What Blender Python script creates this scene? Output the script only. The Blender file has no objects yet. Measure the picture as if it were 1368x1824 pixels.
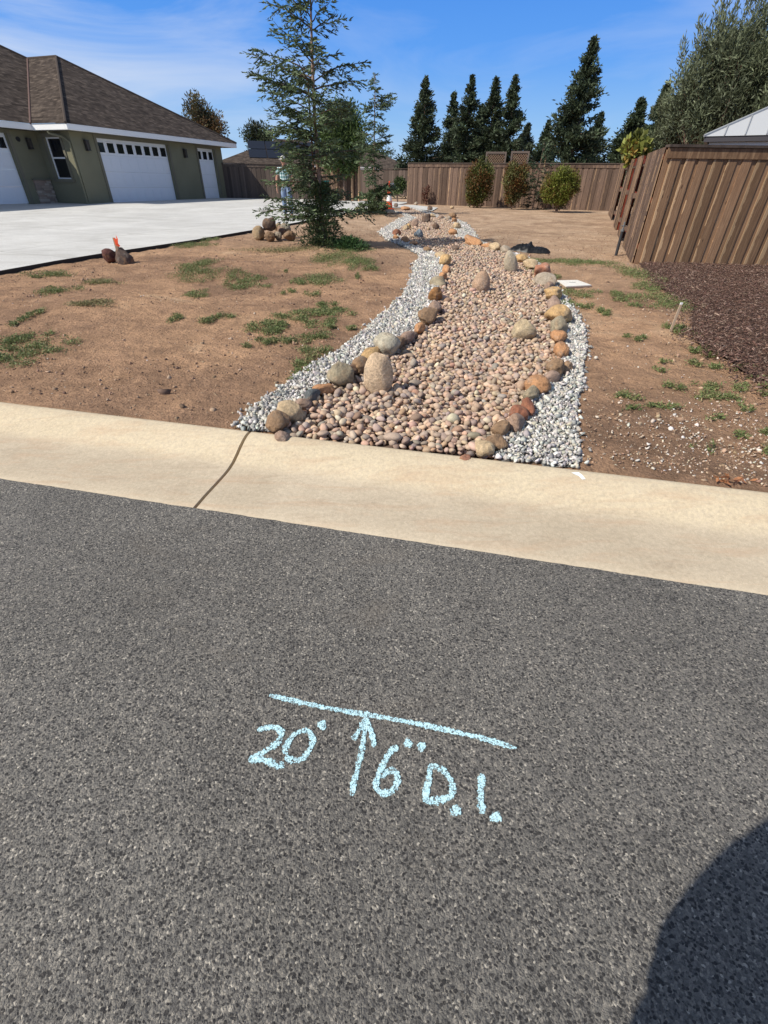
import bpy, bmesh, math, random
import numpy as np
from mathutils import Vector, Matrix
R = math.radians
scene = bpy.context.scene
C = scene.collection

# ------------------------------------------------------------------ camera
CAM_H, FPX, PITCH, ROLL = 1.5, 817.0, R(35.65), R(1.0)
fwd = np.array([0, math.cos(PITCH), -math.sin(PITCH)])
up0 = np.array([0, math.sin(PITCH), math.cos(PITCH)])
rt0 = np.array([1., 0, 0])
rt = rt0*math.cos(ROLL) + up0*math.sin(ROLL)
upv = up0*math.cos(ROLL) - rt0*math.sin(ROLL)
cam_d = bpy.data.cameras.new('camera'); cam = bpy.data.objects.new('camera', cam_d); C.objects.link(cam)
M = Matrix(((rt[0], upv[0], -fwd[0], 0), (rt[1], upv[1], -fwd[1], 0), (rt[2], upv[2], -fwd[2], CAM_H), (0, 0, 0, 1)))
cam.matrix_world = M
cam_d.sensor_fit = 'HORIZONTAL'; cam_d.sensor_width = 36; cam_d.lens = FPX/1368*36
cam_d.clip_start = 0.02; cam_d.clip_end = 4000
scene.camera = cam

# ------------------------------------------------------------------ sky, sun, exposure
SUN_AZ, SUN_EL = R(244), R(43)
world = bpy.data.worlds.new("World"); scene.world = world; world.use_nodes = True
nt = world.node_tree; N = nt.nodes; L = nt.links; N.clear()
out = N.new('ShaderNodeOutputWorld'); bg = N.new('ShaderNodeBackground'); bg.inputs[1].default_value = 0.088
sky = N.new('ShaderNodeTexSky'); sky.sky_type = 'NISHITA'; sky.sun_disc = False
sky.sun_elevation = SUN_EL; sky.sun_rotation = SUN_AZ; sky.air_density = 1.0; sky.dust_density = 0.3; sky.ozone_density = 3.2
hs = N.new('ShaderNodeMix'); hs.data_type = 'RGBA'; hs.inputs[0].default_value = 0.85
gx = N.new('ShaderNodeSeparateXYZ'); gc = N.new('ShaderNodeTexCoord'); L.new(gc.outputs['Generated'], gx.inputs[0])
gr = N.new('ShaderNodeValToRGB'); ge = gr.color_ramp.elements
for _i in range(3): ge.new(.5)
for _i, (_p, _c) in enumerate([(0, (.40, .60, .83)), (.07, (.27, .51, .86)), (.16, (.095, .335, .88)), (.27, (.050, .245, .80)), (.62, (.135, .17, .235))]): ge[_i].position = _p; ge[_i].color = (*_c, 1)  # last stop: unseen sky overhead, greyed and dimmed to set the fill light
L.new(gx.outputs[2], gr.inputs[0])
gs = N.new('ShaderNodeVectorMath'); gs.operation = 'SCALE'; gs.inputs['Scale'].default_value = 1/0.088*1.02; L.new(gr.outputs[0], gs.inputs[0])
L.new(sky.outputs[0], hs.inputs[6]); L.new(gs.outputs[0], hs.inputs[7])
tc = N.new('ShaderNodeTexCoord'); mp = N.new('ShaderNodeMapping'); mp.inputs['Scale'].default_value = (1.0, 1.3, 5.0)
mp.inputs['Rotation'].default_value = (0.12, -0.22, 0.3); mp.inputs['Location'].default_value = (0.35, 0.1, 0.55)
L.new(tc.outputs['Generated'], mp.inputs[0])
nz = N.new('ShaderNodeTexNoise'); nz.inputs['Scale'].default_value = 2.1; nz.inputs['Detail'].default_value = 7; nz.inputs['Roughness'].default_value = 0.55; nz.inputs['Distortion'].default_value = 0.7
L.new(mp.outputs[0], nz.inputs['Vector'])
rp = N.new('ShaderNodeValToRGB'); rp.color_ramp.elements[0].position = 0.40; rp.color_ramp.elements[1].position = 0.68
L.new(nz.outputs[0], rp.inputs[0])
# thin cloud lies mostly towards the left of the view and low down
sx = N.new('ShaderNodeSeparateXYZ'); L.new(tc.outputs['Generated'], sx.inputs[0])
mr = N.new('ShaderNodeMapRange'); mr.inputs[1].default_value = -0.05; mr.inputs[2].default_value = -0.6; mr.inputs[3].default_value = 0.35; mr.inputs[4].default_value = 1.0
L.new(sx.outputs[0], mr.inputs[0])
mm = N.new('ShaderNodeMath'); mm.operation = 'MULTIPLY'; L.new(rp.outputs[0], mm.inputs[0]); L.new(mr.outputs[0], mm.inputs[1])
mm2 = N.new('ShaderNodeMath'); mm2.operation = 'MULTIPLY'; mm2.inputs[1].default_value = 1.0; L.new(mm.outputs[0], mm2.inputs[0])
mx = N.new('ShaderNodeMix'); mx.data_type = 'RGBA'; mx.inputs[7].default_value = (7.6, 8.3, 9.6, 1)
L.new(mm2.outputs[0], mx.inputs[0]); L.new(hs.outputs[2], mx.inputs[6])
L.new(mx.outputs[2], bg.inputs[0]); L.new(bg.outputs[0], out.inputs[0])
sd = bpy.data.lights.new('sun', 'SUN'); sd.energy = 4.9; sd.angle = R(0.53); sd.color = (1, 0.94, 0.84)
sun = bpy.data.objects.new('sun', sd); C.objects.link(sun)
sdir = Vector((math.sin(SUN_AZ)*math.cos(SUN_EL), math.cos(SUN_AZ)*math.cos(SUN_EL), math.sin(SUN_EL)))
sun.rotation_euler = sdir.to_track_quat('Z', 'Y').to_euler(); sun.location = (0, 0, 30)
vs = scene.view_settings; vs.view_transform = 'Standard'; vs.look = 'None'; vs.exposure = 0.10; vs.gamma = 1; vs.use_curve_mapping = False

# ------------------------------------------------------------------ terrain height and camera-ray helpers
NX, NY = 0.2095, 0.9778          # normal of the street line
def dist_st(x, y): return x*NX + y*NY
GD = np.array([2.5, 2.9, 4, 7, 11, 18, 23, 28, 35, 60, 4000.]); GZ = np.array([.105, .12, .15, .20, .27, .385, .50, .53, .555, .6, .6])
def G0(x, y): return np.interp(dist_st(x, y), GD, GZ)
BUMPS = []                       # x, y, sx, sy, h
def G(x, y):
    z = G0(x, y)
    for bx, by, sx_, sy_, h in BUMPS: z = z + h*np.exp(-((x-bx)/sx_)**2 - ((y-by)/sy_)**2)
    return z
def ray(px, py): return fwd + rt*(px-684)/FPX - upv*(py-912)/FPX
def hit(px, py, f=None):
    f = f or G; d = ray(px, py); z = 0.2
    for _ in range(40):
        t = (z-CAM_H)/d[2]; x, y = d[0]*t, d[1]*t
        z = 0.6*z + 0.4*float(f(x, y)) if y < 80 else 0.6
    return np.array([x, y, z])
def at(px, py, dist):            # point on the pixel's ray at a horizontal distance
    d = ray(px, py); k = dist/math.hypot(d[0], d[1]); return np.array([d[0]*k, d[1]*k, CAM_H + d[2]*k])
for (px, py, sx_, sy_, h) in [(200, 560, 1.3, .8, .10), (420, 480, .9, .8, .09), (575, 440, .9, .7, .10), (665, 382, 1.2, .7, .10)]:
    p = hit(px, py); BUMPS.append((p[0], p[1], sx_, sy_, h))

# ------------------------------------------------------------------ object helpers
def tag(o, label=None, cat=None, group=None, kind=None):
    if label: o['label'] = label
    if cat: o['category'] = cat
    if group: o['group'] = group
    if kind: o['kind'] = kind
    return o
def empty(name, loc, rz=0, label=None, cat=None, group=None):
    o = bpy.data.objects.new(name, None); C.objects.link(o); o.location = loc; o.rotation_euler = (0, 0, rz); o.empty_display_size = .2
    return tag(o, label, cat, group)
def link(name, me, mat, parent=None, smooth=False):
    o = bpy.data.objects.new(name, me); C.objects.link(o)
    if mat is not None and not me.materials: me.materials.append(mat)
    if parent is not None: o.parent = parent
    if smooth: me.polygons.foreach_set('use_smooth', [True]*len(me.polygons))
    return o
def np_mesh(name, V, F, col=None, uv=None):
    """V (n,3); F list of lists or (m,k) array; col per vertex rgb; uv per loop."""
    me = bpy.data.meshes.new(name)
    V = np.asarray(V, dtype=np.float32)
    if isinstance(F, np.ndarray):
        m, k = F.shape
        me.vertices.add(len(V)); me.vertices.foreach_set('co', V.ravel())
        me.loops.add(m*k); me.loops.foreach_set('vertex_index', F.astype(np.int32).ravel())
        me.polygons.add(m); me.polygons.foreach_set('loop_start', np.arange(0, m*k, k, dtype=np.int32))
        me.update(calc_edges=True)
    else:
        me.from_pydata(V.tolist(), [], F); me.update()
    if col is not None:
        a = me.color_attributes.new('col', 'FLOAT_COLOR', 'POINT')
        c = np.ones((len(V), 4), dtype=np.float32); c[:, :3] = col; a.data.foreach_set('color', c.ravel())
    if uv is not None:
        l = me.uv_layers.new(name='uv'); l.data.foreach_set('uv', np.asarray(uv, dtype=np.float32).ravel())
    return me
class MB:
    """collects boxes, tubes and polygons into one mesh"""
    def __init__(s): s.v = []; s.f = []; s.c = []; s.uv = []
    def add(s, V, F, col=(1, 1, 1), uv=None):
        b = len(s.v); s.v += [tuple(map(float, q)) for q in V]; s.c += [col]*len(V)
        for i, f in enumerate(F):
            s.f.append([b+k for k in f]); s.uv += (uv[i] if uv else [(0, 0)]*len(f))
        return s
    def box(s, x0, x1, y0, y1, z0, z1, col=(1, 1, 1), bev=0):
        V = [(x0, y0, z0), (x1, y0, z0), (x1, y1, z0), (x0, y1, z0), (x0, y0, z1), (x1, y0, z1), (x1, y1, z1), (x0, y1, z1)]
        return s.add(V, [(0, 3, 2, 1), (4, 5, 6, 7), (0, 1, 5, 4), (1, 2, 6, 5), (2, 3, 7, 6), (3, 0, 4, 7)], col)
    def obox(s, p, ax, ay, az, col=(1, 1, 1), uvl=True):
        """box from corner p with edge vectors; uv: u across ax 0..1, v height in metres"""
        p, ax, ay, az = map(np.array, (p, ax, ay, az)); h = float(np.linalg.norm(az))
        V = [p, p+ax, p+ax+ay, p+ay, p+az, p+ax+az, p+ax+ay+az, p+ay+az]
        F = [(0, 3, 2, 1), (4, 5, 6, 7), (0, 1, 5, 4), (1, 2, 6, 5), (2, 3, 7, 6), (3, 0, 4, 7)]
        q = [(0, 0), (1, 0), (1, h), (0, h)]; e = [(0.01, 0), (0.02, 0), (0.02, h), (0.01, h)]
        return s.add(V, F, col, [[(.5, 0)]*4, [(.5, 0)]*4, q, e, [(1, 0), (0, 0), (0, h), (1, h)], e])
    def tube(s, pts, rad, n=8, col=(1, 1, 1), cap=True):
        pts = [np.array(p, float) for p in pts]; rad = rad if hasattr(rad, '__len__') else [rad]*len(pts)
        V = []; ref = None
        for i, p in enumerate(pts):
            t = pts[min(i+1, len(pts)-1)] - pts[max(i-1, 0)]; t = t/(np.linalg.norm(t)+1e-9)
            if ref is None: ref = np.array([1., 0, 0]) if abs(t[0]) < .8 else np.array([0, 1., 0])
            a = np.cross(t, ref); a /= np.linalg.norm(a)+1e-9; b = np.cross(t, a); ref = np.cross(a, t)*-1 if False else ref
            for k in range(n):
                an = 2*math.pi*k/n; V.append(p + rad[i]*(a*math.cos(an) + b*math.sin(an)))
        F = [(i*n+k, i*n+(k+1) % n, (i+1)*n+(k+1) % n, (i+1)*n+k) for i in range(len(pts)-1) for k in range(n)]
        if cap: F += [tuple(range(n))[::-1], tuple((len(pts)-1)*n+k for k in range(n))]
        return s.add(V, F, col)
    def lathe(s, prof, n=24, c=(0, 0), col=(1, 1, 1)):
        V = [(c[0]+r*math.cos(2*math.pi*k/n), c[1]+r*math.sin(2*math.pi*k/n), z) for r, z in prof for k in range(n)]
        F = [(i*n+k, i*n+(k+1) % n, (i+1)*n+(k+1) % n, (i+1)*n+k) for i in range(len(prof)-1) for k in range(n)]
        F += [tuple(range(n))[::-1], tuple((len(prof)-1)*n+k for k in range(n))]
        return s.add(V, F, col)
    def build(s, name, mat, parent=None, smooth=False, bevel=0):
        me = np_mesh(name, np.array(s.v), s.f, np.array(s.c), s.uv)
        o = link(name, me, mat, parent, smooth)
        if smooth:
            try: me.set_sharp_from_angle(angle=R(35))
            except Exception: pass
        if bevel:
            b = o.modifiers.new('bevel', 'BEVEL'); b.width = bevel; b.segments = 2; b.limit_method = 'ANGLE'
        return o
# numpy value noise
_rs = np.random.RandomState(7); _T = _rs.rand(256, 256)
def vnoise(x, y):
    xi = np.floor(x).astype(int); yi = np.floor(y).astype(int); fx = x-xi; fy = y-yi
    fx = fx*fx*(3-2*fx); fy = fy*fy*(3-2*fy)
    a = _T[xi % 256, yi % 256]; b = _T[(xi+1) % 256, yi % 256]; c = _T[xi % 256, (yi+1) % 256]; d = _T[(xi+1) % 256, (yi+1) % 256]
    return (a*(1-fx)+b*fx)*(1-fy) + (c*(1-fx)+d*fx)*fy
def fbm(x, y, o=4):
    s = 0; a = .5
    for i in range(o): s = s + a*vnoise(x*2**i + 17*i, y*2**i + 31*i); a *= .5
    return s
def inpoly(x, y, P):
    P = np.asarray(P); r = np.zeros(np.shape(x), bool); n = len(P)
    for i in range(n):
        x0, y0 = P[i][:2]; x1, y1 = P[(i+1) % n][:2]
        if y0 == y1: continue
        c = ((y0 > y) != (y1 > y)) & (x < (x1-x0)*(y-y0)/(y1-y0) + x0); r ^= c
    return r

# ------------------------------------------------------------------ materials
def mat(name, base=(.5, .5, .5), rough=.85, spec=.3, metal=0):
    m = bpy.data.materials.new(name); m.use_nodes = True; b = m.node_tree.nodes['Principled BSDF']
    b.inputs['Base Color'].default_value = (*base, 1); b.inputs['Roughness'].default_value = rough
    b.inputs['Specular IOR Level'].default_value = spec; b.inputs['Metallic'].default_value = metal
    return m, m.node_tree, b
class G_:                         # small node graph helper
    def __init__(s, t): s.t = t
    def n(s, ty, **kw):
        x = s.t.nodes.new(ty)
        for k, v in kw.items():
            if k in ('op',): x.operation = v
            elif hasattr(x, k) and not k.startswith('i_'): setattr(x, k, v)
        return x
    def l(s, a, b): s.t.links.new(a, b)
    def noise(s, vec, scale, det=4, rough=.55, dist=0, out=0):
        x = s.n('ShaderNodeTexNoise'); x.inputs['Scale'].default_value = scale; x.inputs['Detail'].default_value = det
        x.inputs['Roughness'].default_value = rough; x.inputs['Distortion'].default_value = dist; s.l(vec, x.inputs['Vector']); return x.outputs[out]
    def voro(s, vec, scale, feat='F1', out='Distance', rnd=1):
        x = s.n('ShaderNodeTexVoronoi', feature=feat); x.inputs['Scale'].default_value = scale; x.inputs['Randomness'].default_value = rnd; s.l(vec, x.inputs['Vector']); return x.outputs[out]
    def ramp(s, f, stops):
        x = s.n('ShaderNodeValToRGB'); e = x.color_ramp.elements
        while len(e) < len(stops): e.new(.5)
        for i, (p, c) in enumerate(stops): e[i].position = p; e[i].color = (*c, 1) if hasattr(c, '__len__') else (c, c, c, 1)
        s.l(f, x.inputs[0]); return x.outputs[0]
    def mix(s, f, a, b, mode='MIX'):
        x = s.n('ShaderNodeMix'); x.data_type = 'RGBA'; x.blend_type = mode
        for v, i in ((f, 0), (a, 6), (b, 7)):
            if hasattr(v, 'is_linked'): s.l(v, x.inputs[i])
            elif i == 0: x.inputs[0].default_value = v
            else: x.inputs[i].default_value = (*v, 1) if hasattr(v, '__len__') else (v, v, v, 1)
        return x.outputs[2]
    def math(s, op, a, b=0.):
        x = s.n('ShaderNodeMath'); x.operation = op
        for v, i in ((a, 0), (b, 1)):
            if hasattr(v, 'is_linked'): s.l(v, x.inputs[i])
            else: x.inputs[i].default_value = v
        return x.outputs[0]
    def mapping(s, vec, scale=(1, 1, 1), rot=(0, 0, 0), loc=(0, 0, 0)):
        x = s.n('ShaderNodeMapping'); x.inputs['Scale'].default_value = scale; x.inputs['Rotation'].default_value = rot; x.inputs['Location'].default_value = loc
        s.l(vec, x.inputs[0]); return x.outputs[0]
    def obj(s): return s.n('ShaderNodeTexCoord').outputs['Object']
    def uv(s): return s.n('ShaderNodeTexCoord').outputs['UV']
    def pos(s): return s.n('ShaderNodeNewGeometry').outputs['Position']
    def col(s): x = s.n('ShaderNodeAttribute'); x.attribute_name = 'col'; return x.outputs['Color']
    def bump(s, h, b, dist=.01, strength=1.):
        x = s.n('ShaderNodeBump'); x.inputs['Distance'].default_value = dist; x.inputs['Strength'].default_value = strength
        s.l(h, x.inputs['Height']); s.l(x.outputs[0], b.inputs['Normal']); return x

def m_attr(name, rough=.85, spec=.3, noise=None, amount=.35, bump=0, trans=0):
    """colour from the mesh's own per-piece colour, broken up by noise"""
    m, t, b = mat(name, rough=rough, spec=spec); g = G_(t); c = g.col()
    if noise:
        f = g.noise(g.obj(), noise, 5, .65); k = g.ramp(f, [(.3, 1-amount), (.7, 1+amount*.6)]); c = g.mix(1., c, k, 'MULTIPLY')
        if bump: g.bump(f, b, bump)
    g.l(c, b.inputs['Base Color'])
    if trans:
        b.inputs['Transmission Weight'].default_value = 0
        tr = g.n('ShaderNodeBsdfTranslucent'); g.l(c, tr.inputs[0]); ms = g.n('ShaderNodeMixShader'); ms.inputs[0].default_value = trans
        g.l(b.outputs[0], ms.inputs[1]); g.l(tr.outputs[0], ms.inputs[2]); g.l(ms.outputs[0], t.nodes['Material Output'].inputs[0])
    return m
MLEAF = m_attr('leaf', .6, .35, trans=.22); MBARK = m_attr('bark', .95, .1, 14, .45, .01)
MSTONE = m_attr('cobble', .75, .3, 38, .22, .002); MGRAV = m_attr('gravel', .85, .25, 60, .2)
MPLAIN = m_attr('painted', .6, .35); MCHIP = m_attr('wood_chip', .95, .1)

def m_asphalt():
    m, t, b = mat('asphalt', rough=.75, spec=.4); g = G_(t); p0 = g.obj()
    wn = g.n('ShaderNodeVectorMath'); wn.operation = 'SCALE'; wn.inputs['Scale'].default_value = .010; g.l(g.noise(p0, 70, 3, .6, 0, 1), wn.inputs[0])
    wa = g.n('ShaderNodeVectorMath'); wa.operation = 'ADD'; g.l(p0, wa.inputs[0]); g.l(wn.outputs[0], wa.inputs[1]); p = wa.outputs[0]
    v = g.n('ShaderNodeTexVoronoi'); v.inputs['Scale'].default_value = 170; g.l(p, v.inputs['Vector'])
    sp = g.n('ShaderNodeSeparateColor'); g.l(v.outputs['Color'], sp.inputs[0])
    c = g.ramp(sp.outputs[0], [(0, (.095, .090, .086)), (.3, (.165, .158, .148)), (.6, (.22, .21, .192)), (.85, (.28, .262, .235)), (.96, (.36, .335, .295)), (1, (.60, .56, .49))])
    hts = g.math('MULTIPLY', sp.outputs[1], .5)
    for sc, thr, rot, r_ in ((78, .72, .6, .40), (112, .72, 1.4, .42), (54, .92, .2, .34)):
        v2 = g.n('ShaderNodeTexVoronoi'); v2.inputs['Scale'].default_value = sc; g.l(g.mapping(p, (1, 1.3, 1), (0, 0, rot)), v2.inputs['Vector'])
        s2 = g.n('ShaderNodeSeparateColor'); g.l(v2.outputs['Color'], s2.inputs[0])
        big = g.math('MULTIPLY', g.ramp(s2.outputs[1], [(thr, 0.), (thr+.015, 1.)]), g.ramp(v2.outputs['Distance'], [(r_-.04, 1.), (r_+.04, 0.)]))
        c = g.mix(big, c, g.ramp(s2.outputs[2], [(0, (.036, .034, .034)), (.7, (.072, .068, .064)), (.93, (.12, .11, .10)), (1, (.40, .37, .32))]))
    fine = g.noise(p, 380, 3, .75); c = g.mix(1., c, g.ramp(fine, [(.28, .58), (.72, 1.36)]), 'MULTIPLY'); c = g.mix(1., c, (1.0, .975, .93), 'MULTIPLY')
    c = g.mix(1., c, g.ramp(g.noise(p0, 1.0, 5, .6), [(.28, .82), (.72, 1.16)]), 'MULTIPLY'); c = g.mix(1., c, g.ramp(g.noise(p0, 7, 4, .65), [(.3, .90), (.7, 1.08)]), 'MULTIPLY')
    st = g.ramp(g.noise(g.mapping(p0, (1, 2.6, 1), (0, 0, .21)), .9, 5, .7, 1.0), [(.56, 0.), (.72, .35)]); c = g.mix(st, c, (.20, .17, .135))
    g.l(c, b.inputs['Base Color'])
    h = g.math('ADD', hts, g.math('MULTIPLY', g.ramp(v.outputs['Distance'], [(.1, 1.), (.6, 0.)]), .55)); h = g.math('ADD', h, g.math('MULTIPLY', fine, .8)); g.bump(h, b, .0055, 1.)
    return m
def m_concrete(name, c0, c1, stain, scale=1., gr=300):
    m, t, b = mat(name, rough=.88, spec=.2); g = G_(t); p = g.obj()
    a = g.noise(p, .9*scale, 6, .65, .6); s2 = g.noise(g.mapping(p, (1, 4, 3), (0, 0, -.21)), 2.6*scale, 6, .7, .4)
    c = g.ramp(a, [(.3, c0), (.7, c1)]); c = g.mix(g.ramp(s2, [(.52, 0.), (.75, .55)]), c, stain)
    f = g.noise(p, gr, 3, .75); f2 = g.noise(p, 45, 4, .7)
    c = g.mix(1., c, g.ramp(f, [(.25, .74), (.75, 1.22)]), 'MULTIPLY'); c = g.mix(1., c, g.ramp(f2, [(.3, .86), (.7, 1.1)]), 'MULTIPLY')
    g.l(c, b.inputs['Base Color']); g.bump(g.math('ADD', f, g.math('MULTIPLY', f2, 1.5)), b, .002, .7); return m
def m_soil():
    m, t, b = mat('soil', rough=.97, spec=.08); g = G_(t); p = g.obj()
    a = g.noise(p, .55, 6, .62, .5); c = g.ramp(a, [(.34, (.18, .118, .082)), (.47, (.29, .185, .122)), (.60, (.385, .245, .155)), (.74, (.45, .33, .225))])
    a2 = g.noise(g.mapping(p, (1, 1.6, 1)), 3.1, 6, .7, .8); c = g.mix(1., c, g.ramp(a2, [(.28, .62), (.5, .95), (.72, 1.22)]), 'MULTIPLY')
    # straw-grey litter towards the back of the yard
    s = g.n('ShaderNodeSeparateXYZ'); g.l(p, s.inputs[0])
    dd = g.math('ADD', s.outputs[1], g.math('MULTIPLY', s.outputs[0], .5)); far = g.n('ShaderNodeMapRange'); far.inputs[1].default_value = 11; far.inputs[2].default_value = 19
    g.l(g.math('ADD', dd, g.math('MULTIPLY', g.noise(p, .6, 4), 5)), far.inputs[0])
    a3 = g.noise(p, 1.3, 6, .7, .6); straw = g.ramp(a3, [(.3, (.235, .165, .12)), (.5, (.36, .265, .19)), (.7, (.48, .375, .28))])
    c = g.mix(g.math('MULTIPLY', far.outputs[0], .8), c, straw)
    v = g.n('ShaderNodeTexVoronoi'); v.inputs['Scale'].default_value = 26; g.l(p, v.inputs['Vector'])
    sp = g.n('ShaderNodeSeparateColor'); g.l(v.outputs['Color'], sp.inputs[0])
    k = g.math('MULTIPLY', g.ramp(sp.outputs[0], [(.90, 0.), (.91, 1.)]), g.ramp(v.outputs['Distance'], [(.18, 1.), (.26, 0.)]))
    c = g.mix(g.math('MULTIPLY', k, .65), c, (.50, .40, .30))
    f = g.noise(p, 55, 5, .75); c = g.mix(1., c, g.ramp(f, [(.3, .66), (.7, 1.24)]), 'MULTIPLY')
    dk = g.noise(p, .8, 5, .7, 1.5); c = g.mix(g.math('MULTIPLY', g.ramp(dk, [(.50, 0.), (.64, 1.)]), .45), c, (.16, .105, .072))
    c = g.mix(1., c, (1.48, 1.43, 1.36), 'MULTIPLY')
    g.l(c, b.inputs['Base Color'])
    h = g.math('ADD', g.math('MULTIPLY', f, .7), g.math('MULTIPLY', g.noise(p, 14, 5, .7), 1.6)); g.bump(g.math('ADD', h, g.math('MULTIPLY', k, .5)), b, .035, 1.)
    return m
def m_wood(name, dark, mid, light, edge=.5, grey=0.):
    m, t, b = mat(name, rough=.9, spec=.15); g = G_(t); uv = g.uv(); col = g.col()
    sc = g.n('ShaderNodeSeparateColor'); g.l(col, sc.inputs[0])
    off = g.n('ShaderNodeCombineXYZ'); g.l(g.math('MULTIPLY', sc.outputs[0], 37.), off.inputs[0]); g.l(g.math('MULTIPLY', sc.outputs[1], 53.), off.inputs[1]); g.l(g.math('MULTIPLY', sc.outputs[2], 19.), off.inputs[2])
    va = g.n('ShaderNodeVectorMath'); va.operation = 'ADD'; g.l(uv, va.inputs[0]); g.l(off.outputs[0], va.inputs[1]); p = va.outputs[0]
    grain = g.noise(g.mapping(p, (9, .9, 1)), 2.2, 6, .7, 1.0); fine = g.noise(g.mapping(p, (40, 2.2, 1)), 2.5, 4, .7, .4)
    c = g.ramp(grain, [(.3, dark), (.52, mid), (.75, tuple(.45*a+.55*b_ for a, b_ in zip(mid, light)))])
    su = g.n('ShaderNodeSeparateXYZ'); g.l(uv, su.inputs[0])
    wob = g.noise(g.mapping(p, (.4, 1.5, 1)), 1.4, 5, .65)
    # sapwood: a pale stripe down one edge of some boards, with a wandering inner line
    e = g.math('LESS_THAN', su.outputs[0], g.math('ADD', g.math('MULTIPLY', sc.outputs[1], edge), g.math('MULTIPLY', g.math('SUBTRACT', wob, .66), 1.1)))
    c = g.mix(g.math('MULTIPLY', e, .8), c, g.mix(grain, tuple(x*.72 for x in light), light))
    c = g.mix(1., c, g.ramp(fine, [(.3, .74), (.7, 1.15)]), 'MULTIPLY')
    tone = g.math('ADD', .62, g.math('MULTIPLY', sc.outputs[2], .62)); cc = g.n('ShaderNodeCombineColor')
    for i in range(3): g.l(tone, cc.inputs[i])
    c = g.mix(1., c, cc.outputs[0], 'MULTIPLY')
    v = g.n('ShaderNodeTexVoronoi'); v.inputs['Scale'].default_value = 1.; g.l(g.mapping(p, (1.1, 2.2, 1)), v.inputs['Vector'])
    kn = g.ramp(v.outputs['Distance'], [(.055, 1.), (.085, 0.)]); c = g.mix(g.math('MULTIPLY', kn, .85), c, (.045, .025, .018))
    g.l(c, b.inputs['Base Color']); g.bump(g.math('ADD', grain, fine), b, .004, .7); return m
def m_boulder():
    m, t, b = mat('boulder', rough=.78, spec=.3); g = G_(t); oi = g.n('ShaderNodeObjectInfo'); p = g.obj()
    ofs = g.n('ShaderNodeVectorMath'); ofs.operation = 'ADD'; g.l(p, ofs.inputs[0]); cx = g.n('ShaderNodeCombineXYZ'); g.l(g.math('MULTIPLY', oi.outputs['Random'], 31.), cx.inputs[0]); g.l(cx.outputs[0], ofs.inputs[1]); p = ofs.outputs[0]
    a = g.noise(p, 7, 6, .65, .8); f = g.noise(p, 55, 5, .75)
    c = g.mix(g.ramp(a, [(.5, 0.), (.68, .55)]), oi.outputs['Color'], (.36, .21, .11)); a2 = g.noise(g.mapping(p, (1, 1, 1), (0, 0, 0), (5, 3, 1)), 5, 5, .7, 1.2)
    c = g.mix(g.ramp(a2, [(.54, 0.), (.68, .5)]), c, (.30, .28, .24))
    c = g.mix(1., c, g.ramp(f, [(.28, .55), (.72, 1.32)]), 'MULTIPLY'); c = g.mix(1., c, g.ramp(g.noise(p, 17, 4), [(.3, .8), (.7, 1.15)]), 'MULTIPLY')
    g.l(c, b.inputs['Base Color']); g.bump(g.math('ADD', f, g.math('MULTIPLY', a, 1.5)), b, .014, 1.); return m
def m_shingle():
    m, t, b = mat('shingle', rough=.95, spec=.1); g = G_(t); uv = g.uv()
    def br(w, h, sc, o):
        x = g.n('ShaderNodeTexBrick'); x.offset = .5; x.inputs['Scale'].default_value = 1; x.inputs['Brick Width'].default_value = w; x.inputs['Row Height'].default_value = h; x.inputs['Mortar Size'].default_value = .006
        x.inputs['Color1'].default_value = (0, 0, 0, 1); x.inputs['Color2'].default_value = (1, 1, 1, 1); x.inputs['Mortar'].default_value = (0, 0, 0, 1); x.inputs['Bias'].default_value = -.1
        g.l(g.mapping(uv, (1, 1, 1), (0, 0, 0), o), x.inputs[0]); return x.outputs[0]
    k = g.mix(.5, br(.31, .143, 1, (0, 0, 0)), br(.19, .143, 1, (.07, 0, 0)))
    c = g.ramp(k, [(.0, (.040, .031, .026)), (.45, (.080, .063, .052)), (1, (.165, .130, .105))])
    c = g.mix(1., c, g.ramp(g.noise(uv, 90, 3, .7), [(.3, .75), (.7, 1.2)]), 'MULTIPLY'); c = g.mix(1., c, g.ramp(g.noise(uv, .7, 3), [(.3, .88), (.7, 1.1)]), 'MULTIPLY')
    g.l(c, b.inputs['Base Color']); g.bump(k, b, .01, .8); return m
def m_stucco(name, c0):
    m, t, b = mat(name, c0, .93, .15); g = G_(t); p = g.obj(); f = g.noise(p, 60, 4, .7)
    c = g.mix(1., c0, g.ramp(f, [(.3, .85), (.7, 1.12)]), 'MULTIPLY'); c = g.mix(1., c, g.ramp(g.noise(p, 1.2, 4), [(.3, .92), (.7, 1.06)]), 'MULTIPLY')
    g.l(c, b.inputs['Base Color']); g.bump(f, b, .008, .8); return m
ASPH = m_asphalt(); SOIL = m_soil(); BOUL = m_boulder(); SHING = m_shingle()
CURB = m_concrete('curb_concrete', (.46, .38, .275), (.585, .495, .37), (.36, .275, .195), 1.0)
t = CURB.node_tree; g = G_(t); bb = t.nodes['Principled BSDF']; src = bb.inputs['Base Color'].links[0].from_socket; p = g.obj()
sp = g.n('ShaderNodeSeparateXYZ'); g.l(p, sp.inputs[0]); dm = g.math('ADD', g.math('MULTIPLY', sp.outputs[0], .2095), g.math('MULTIPLY', sp.outputs[1], .9778))
mrr = g.n('ShaderNodeMapRange'); mrr.inputs[1].default_value = 2.30; mrr.inputs[2].default_value = 2.38; g.l(g.math('ADD', dm, g.math('MULTIPLY', g.noise(p, 3, 5, .7), .10)), mrr.inputs[0])
blot = g.ramp(g.noise(p, 46, 6, .8, .3), [(.34, 0.), (.68, 1.)])
c = g.mix(g.math('MULTIPLY', g.math('MULTIPLY', mrr.outputs[0], blot), .55), src, (.80, .67, .44))
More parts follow.
